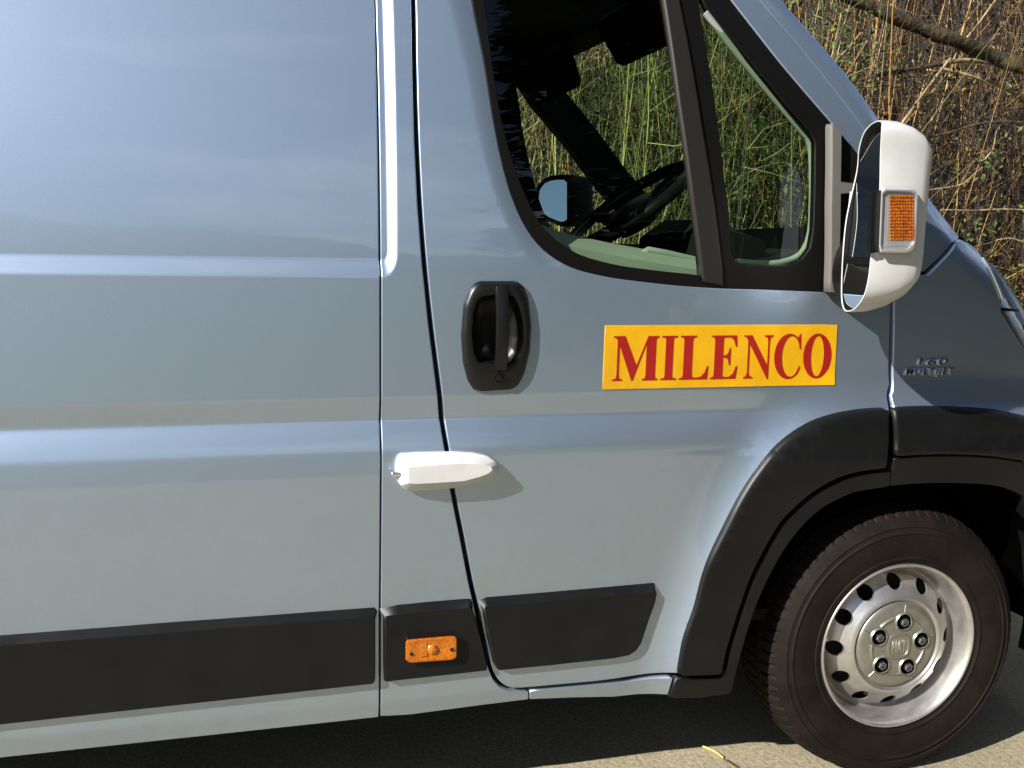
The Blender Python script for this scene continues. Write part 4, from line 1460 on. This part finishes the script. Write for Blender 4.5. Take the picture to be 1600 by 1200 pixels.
for t in (0.25, math.pi - 0.25, math.pi * 1.5, math.pi * 0.5):
    d_ = (e1 * math.cos(t) + e2 * math.sin(t))
    tube('spoke', [SW - ax_ * 0.03 + d_ * 0.05, SW + d_ * 0.185], [0.02, 0.013], 'black_plastic', steer, 8)
hub = [[SW + ax_ * h + (e1 * math.cos(t) + e2 * math.sin(t)) * r_ for t in np.linspace(0, 2 * math.pi, 24, endpoint=False)] for h, r_ in ((-0.06, 0.06), (-0.02, 0.078), (0.0, 0.07), (0.006, 0.04))]
loft('steering_hub', hub, 'black_plastic', steer)
for y in (0.56, 1.12, 1.55):
    seat = bpy.data.objects.new('seat', None)
    COL.objects.link(seat)
    seat.parent = van
    box('cushion', (-1.20, y - 0.25, 0.72), (-0.68, y + 0.25, 0.90), 'seat_cloth', seat, 0.05)
    sl = []
    for t, w, th in ((0, .24, .09), (.15, .25, .10), (.6, .25, .09), (.9, .21, .07), (1.0, .15, .05)):
        z = 0.85 + 0.62 * t
        x = -1.12 - 0.14 * t
        sl.append([(x + th * math.cos(a), y + w * math.sin(a) * (1 if abs(math.sin(a)) < .9 else 1), z) for a in np.linspace(0, 2 * math.pi, 24, endpoint=False)])
    loft('backrest', sl, 'seat_cloth', seat, cap0=True)
    hl_ = []
    for t, w, th in ((0, .10, .04), (.2, .13, .06), (.7, .13, .06), (1, .09, .04)):
        z = 1.50 + 0.22 * t
        hl_.append([(-1.26 + th * math.cos(a), y + w * math.sin(a), z) for a in np.linspace(0, 2 * math.pi, 20, endpoint=False)])
    loft('headrest', hl_, 'seat_cloth', seat, cap0=True)

# =================================================================== hedge behind the van
def bank_z(x, y):
    return float(np.interp(y, [p[0] for p in prof], [p[1] for p in prof]))


def grow_stem(x, y, h, lean, bend, r, n=6):
    z0 = bank_z(x, y) - 0.05
    pts, rad = [], []
    ph = random.uniform(0, 6.28)
    for i in range(n):
        t = i / (n - 1)
        pts.append((x + lean[0] * t + bend * math.sin(t * 2.3 + ph) * t, y + lean[1] * t + 0.6 * bend * math.cos(t * 2.1 + ph) * t, z0 + h * t))
        rad.append(r * (1 - 0.75 * t))
    return pts, rad


def stems(count, xr, yr, hr, rr, lean, bend, side_twigs):
    v, f = [], []
    for _ in range(count):
        x = random.uniform(*xr)
        y = random.uniform(*yr)
        h = random.uniform(*hr)
        r = random.uniform(*rr)
        pts, rad = grow_stem(x, y, h, (random.gauss(0, lean), random.gauss(0, lean * 0.5)), random.gauss(0, bend), r)
        tube_data(pts, rad, 3, v, f)
        for _k in range(side_twigs):
            i = random.randint(1, 4)
            p = Vector(pts[i]).lerp(Vector(pts[i + 1]), random.random())
            L = random.uniform(0.10, 0.55)
            a = random.uniform(0, 6.28)
            up = random.uniform(-0.5, 1.1)
            q = p + Vector((math.cos(a) * L, math.sin(a) * L * 0.6, up * L))
            m_ = p.lerp(q, 0.5) + Vector((random.gauss(0, .02), random.gauss(0, .02), random.gauss(0, .03)))
            tube_data([p, m_, q], [rad[i] * 0.6, rad[i] * 0.45, rad[i] * 0.15], 3, v, f)
    return v, f


v, f = stems(2600, (-1.0, 7.5), (3.6, 6.4), (1.0, 3.7), (0.0022, 0.0060), 0.70, 0.36, 10)
v2, f2 = stems(170, (-1.0, 7.5), (3.5, 5.6), (1.6, 3.8), (0.007, 0.016), 0.9, 0.30, 5)
f += [tuple(len(v) + i for i in q) for q in f2]
v += v2
tag(mesh_obj('hedge_twigs', v, f, 'twig'), 'dense thicket of bare brown and straw coloured twigs behind the van', 'hedge', kind='stuff')
v, f = stems(520, (-0.8, 2.1), (3.3, 5.2), (1.4, 3.6), (0.003, 0.008), 0.42, 0.24, 7)
tag(mesh_obj('green_canes', v, f, 'green_stem'), 'tall olive green canes seen through the cab windows', 'canes', kind='stuff')


def leaf_cloud(count, spots, size, mat, name):
    v, f = [], []
    for _ in range(count):
        c, s = random.choice(spots)
        p = Vector(c) + Vector((random.gauss(0, s), random.gauss(0, s * 0.7), random.gauss(0, s)))
        d = Vector((random.gauss(0, 1), random.gauss(-0.6, 1), random.gauss(0, 1))).normalized()
        a = d.orthogonal().normalized()
        b_ = d.cross(a)
        th = random.uniform(0, 6.28)
        a, b_ = a * math.cos(th) + b_ * math.sin(th), b_ * math.cos(th) - a * math.sin(th)
        L = random.uniform(0.6, 1.3) * size
        w = L * random.uniform(0.35, 0.5)
        base = len(v)
        for q in (p - a * L, p - a * L * 0.1 + b_ * w + d * w * 0.3, p + a * L, p - a * L * 0.1 - b_ * w + d * w * 0.3):
            v.append(q[:])
        f.append((base, base + 1, base + 2))
        f.append((base, base + 2, base + 3))
    return mesh_obj(name, v, f, mat)


def hp_(px, py, Y):
    return tuple(at(px, py, Y))


gs = [(hp_(px, py, Y), s) for px, py, Y, s in [(1540, 255, 3.6, .12), (1500, 380, 3.6, .12), (1580, 230, 3.7, .14), (1590, 400, 3.5, .14), (1290, 30, 4.0, .12), (1330, 60, 4.2, .12), (1590, 120, 4.0, .10), (1520, 260, 3.8, .10), (1550, 350, 3.6, .10), (1310, 100, 4.2, .10), (1560, 440, 3.5, .12), (1600, 300, 3.6, .15)]]
tag(leaf_cloud(420, gs, 0.022, 'leaf', 'ivy_leaves'), 'small scattered green leaves among the brown twigs', 'leaves', kind='stuff')
gs = [((random.uniform(-0.6, 2.6), random.uniform(3.6, 5.0), random.uniform(1.2, 2.9)), .18) for _ in range(90)]
tag(leaf_cloud(5000, gs, 0.022, 'leaf', 'cane_leaves'), 'narrow green leaves on the canes seen through the windows', 'leaves', kind='stuff')
gs = [((random.uniform(-1, 7.5), random.uniform(3.7, 6.0), random.uniform(0.3, 3.4)), .22) for _ in range(260)]
tag(leaf_cloud(20000, gs, 0.022, 'dead_leaf', 'dead_leaves'), 'withered tan leaves hanging all through the thicket', 'leaves', kind='stuff')


def branch(name, pxs, Y, r0, r1, mat, label, wob=0.02, cat='branch', group=None):
    pts = [at(px, py, Y + random.gauss(0, wob)) for px, py in pxs]
    P = catmull(pts, 0.08)
    n = len(P)
    rad = [r0 + (r1 - r0) * i / (n - 1) for i in range(n)]
    rad = [r * (1 + 0.12 * math.sin(i * 1.3) + random.gauss(0, 0.04)) for i, r in enumerate(rad)]
    o = tube(name, P, rad, mat, None, 9)
    return tag(o, label, cat, group)


branch('mossy_trunk', [(1240, -50), (1330, -5), (1380, 18), (1440, 45), (1500, 66), (1550, 88), (1620, 112), (1720, 150)], 3.75, 0.040, 0.055, 'bark_moss', 'thick dark mossy limb slanting down across the top right corner', 0.05, 'limb')
branch('bare_branch', [(1325, 130), (1375, 117), (1430, 107), (1475, 99)], 4.1, 0.010, 0.016, 'bark_dark', 'dark branch leading up to the pale broken one')
branch('broken_branch', [(1475, 98), (1510, 94), (1545, 97), (1600, 101), (1700, 108)], 4.05, 0.015, 0.019, 'bark_pale', 'pale barkless broken branch lying level below the mossy limb')
branch('bare_branch', [(1470, 107), (1510, 117), (1555, 131), (1600, 156), (1680, 210)], 4.0, 0.011, 0.017, 'bark_pale', 'tan branch drooping to the right edge under the broken one')
branch('bare_branch', [(1408, 195), (1440, 150), (1470, 110), (1505, 66), (1530, 35), (1570, -20)], 3.8, 0.010, 0.006, 'bark_pale', 'thin tan branch rising steeply across the mossy limb')
branch('bare_branch', [(1440, 217), (1480, 208), (1520, 196), (1560, 190), (1620, 194)], 3.9, 0.007, 0.010, 'bark_dark', 'thin brown branch reaching right just above mirror top height')
branch('bare_branch', [(1450, 297), (1480, 293), (1505, 287), (1524, 270), (1535, 262)], 3.6, 0.005, 0.004, 'bark_pale', 'short pale twig curving up beside the mirror cover')
branch('bare_branch', [(1470, 328), (1520, 329), (1570, 327), (1640, 330)], 3.6, 0.006, 0.006, 'bark_pale', 'straight pale level twig right of the mirror lamp')
branch('bare_branch', [(1538, 250), (1552, 232), (1556, 208), (1562, 198)], 3.7, 0.005, 0.003, 'bark_pale', 'short pale twig standing upright near the right edge')
branch('bare_branch', [(1515, 388), (1545, 380), (1575, 372), (1620, 385)], 3.5, 0.004, 0.005, 'bark_pale', 'pale twig just above the headlamp')
branch('bare_branch', [(1118, 118), (1150, 165), (1172, 195), (1192, 222), (1215, 258), (1240, 300)], 4.0, 0.011, 0.015, 'bark_pale', 'pale crooked branch seen through the quarter window')
branch('bare_branch', [(1040, 250), (1052, 200), (1040, 160), (1030, 110)], 3.8, 0.006, 0.005, 'bark_pale', 'thin pale branch seen above the steering wheel')
branch('bare_branch', [(1290, 110), (1330, 70), (1350, 45), (1390, 10), (1420, -20)], 3.9, 0.005, 0.004, 'bark_pale', 'thin straw coloured twig slanting beside the windscreen pillar')

# =================================================================== evergreens across the yard, behind the camera (reflected in glass and wing)
def evergreen(x, y, h, w, label):
    t = bpy.data.objects.new('evergreen_tree', None)
    COL.objects.link(t)
    t.location = (x, y, 0)
    tag(t, label, 'tree', 'evergreens reflected in the cab windows')
    tube('trunk', [(0, 0, -0.1), (0.05, 0, h * 0.4), (0, 0.03, h * 0.97)], [0.22, 0.15, 0.03], 'bark_dark', t, 9)
    v, f = [], []
    for _ in range(9500):
        u = random.random() ** 0.8
        z = h * (0.01 + 0.99 * u)
        r = w * (1.02 - u) ** 0.45 * math.sqrt(random.uniform(0.12, 1)) * (0.85 + 0.25 * math.sin(z * 5 + random.random()))
        a = random.uniform(0, 6.283)
        p = Vector((r * math.cos(a), r * math.sin(a), z - 0.12 * r))
        d = Vector((math.cos(a) + random.gauss(0, .4), math.sin(a) + random.gauss(0, .4), random.gauss(-.2, .3))).normalized()
        sdv = d.cross(Vector((random.gauss(0, .4), random.gauss(0, .4), 1))).normalized()
        L = random.uniform(0.22, 0.5)
        b0_ = len(v)
        for q in (p - d * L * 0.5, p + sdv * L * 0.28, p + d * L * 0.7, p - sdv * L * 0.28):
            v.append(q[:])
        f.append((b0_, b0_ + 1, b0_ + 2, b0_ + 3))
    mesh_obj('crown', v, f, 'evergreen', t)


for k, (x, y, h, w) in enumerate([(2.5, -4.2, 4.6, 1.1), (4.4, -3.9, 5.0, 1.2), (6.5, -3.4, 5.0, 1.3), (2.9, -9.0, 12, 1.9), (3.9, -11.0, 16, 2.6), (4.2, -7.2, 11, 1.8), (6.5, -6.2, 10, 1.8), (8.8, -5.4, 6.8, 1.6), (11.2, -4.8, 7.4, 1.7), (13.6, -4.0, 7.0, 1.7)]):
    evergreen(x, y, h, w, 'tall dark evergreen tree behind the camera, mirrored in the side windows' if h > 5.5 else 'short dark evergreen behind the camera, mirrored in the front wing')

# =================================================================== on the ground
sp = [gat(px, py, 0.006) for px, py in [(1098, 1166), (1108, 1170), (1120, 1176), (1130, 1184)]]
tag(tube('straw_stalk', catmull(sp, 0.01), 0.0028, 'straw', None, 6), 'yellow straw stalk lying on the concrete beside the tyre', 'straw')
sp = [gat(px, py, 0.006) for px, py in [(1132, 1186), (1142, 1192), (1154, 1201), (1170, 1215)]]
tag(tube('dry_stalk', catmull(sp, 0.01), 0.002, 'bark_dark', None, 6), 'thin dark stalk on the concrete continuing the yellow straw', 'stalk')
gv, gf = [], []
for _ in range(1500):
    x, y = random.uniform(-2.5, 1.6), random.uniform(-1.2, 0.9)
    r = random.uniform(0.001, 0.0035) * (1 + (random.random() < 0.04))
    b0_ = len(gv)
    for d in ((1, 0, 0), (0, 1, 0), (-1, 0, 0), (0, -1, 0), (0.2, 0.1, 0.8)):
        gv.append((x + d[0] * r * random.uniform(.6, 1.2), y + d[1] * r * random.uniform(.6, 1.2), d[2] * r + 0.0005))
    gf += [(b0_, b0_ + 1, b0_ + 4), (b0_ + 1, b0_ + 2, b0_ + 4), (b0_ + 2, b0_ + 3, b0_ + 4), (b0_ + 3, b0_, b0_ + 4)]
island_mat('grit', [(0.0, (0.03, 0.025, 0.018)), (0.6, (0.22, 0.19, 0.13)), (1.0, (0.5, 0.45, 0.34))], 0.9)
tag(mesh_obj('loose_grit', gv, gf, 'grit'), 'fine loose grit scattered over the concrete', 'grit', kind='stuff')
bpy.context.view_layer.update()
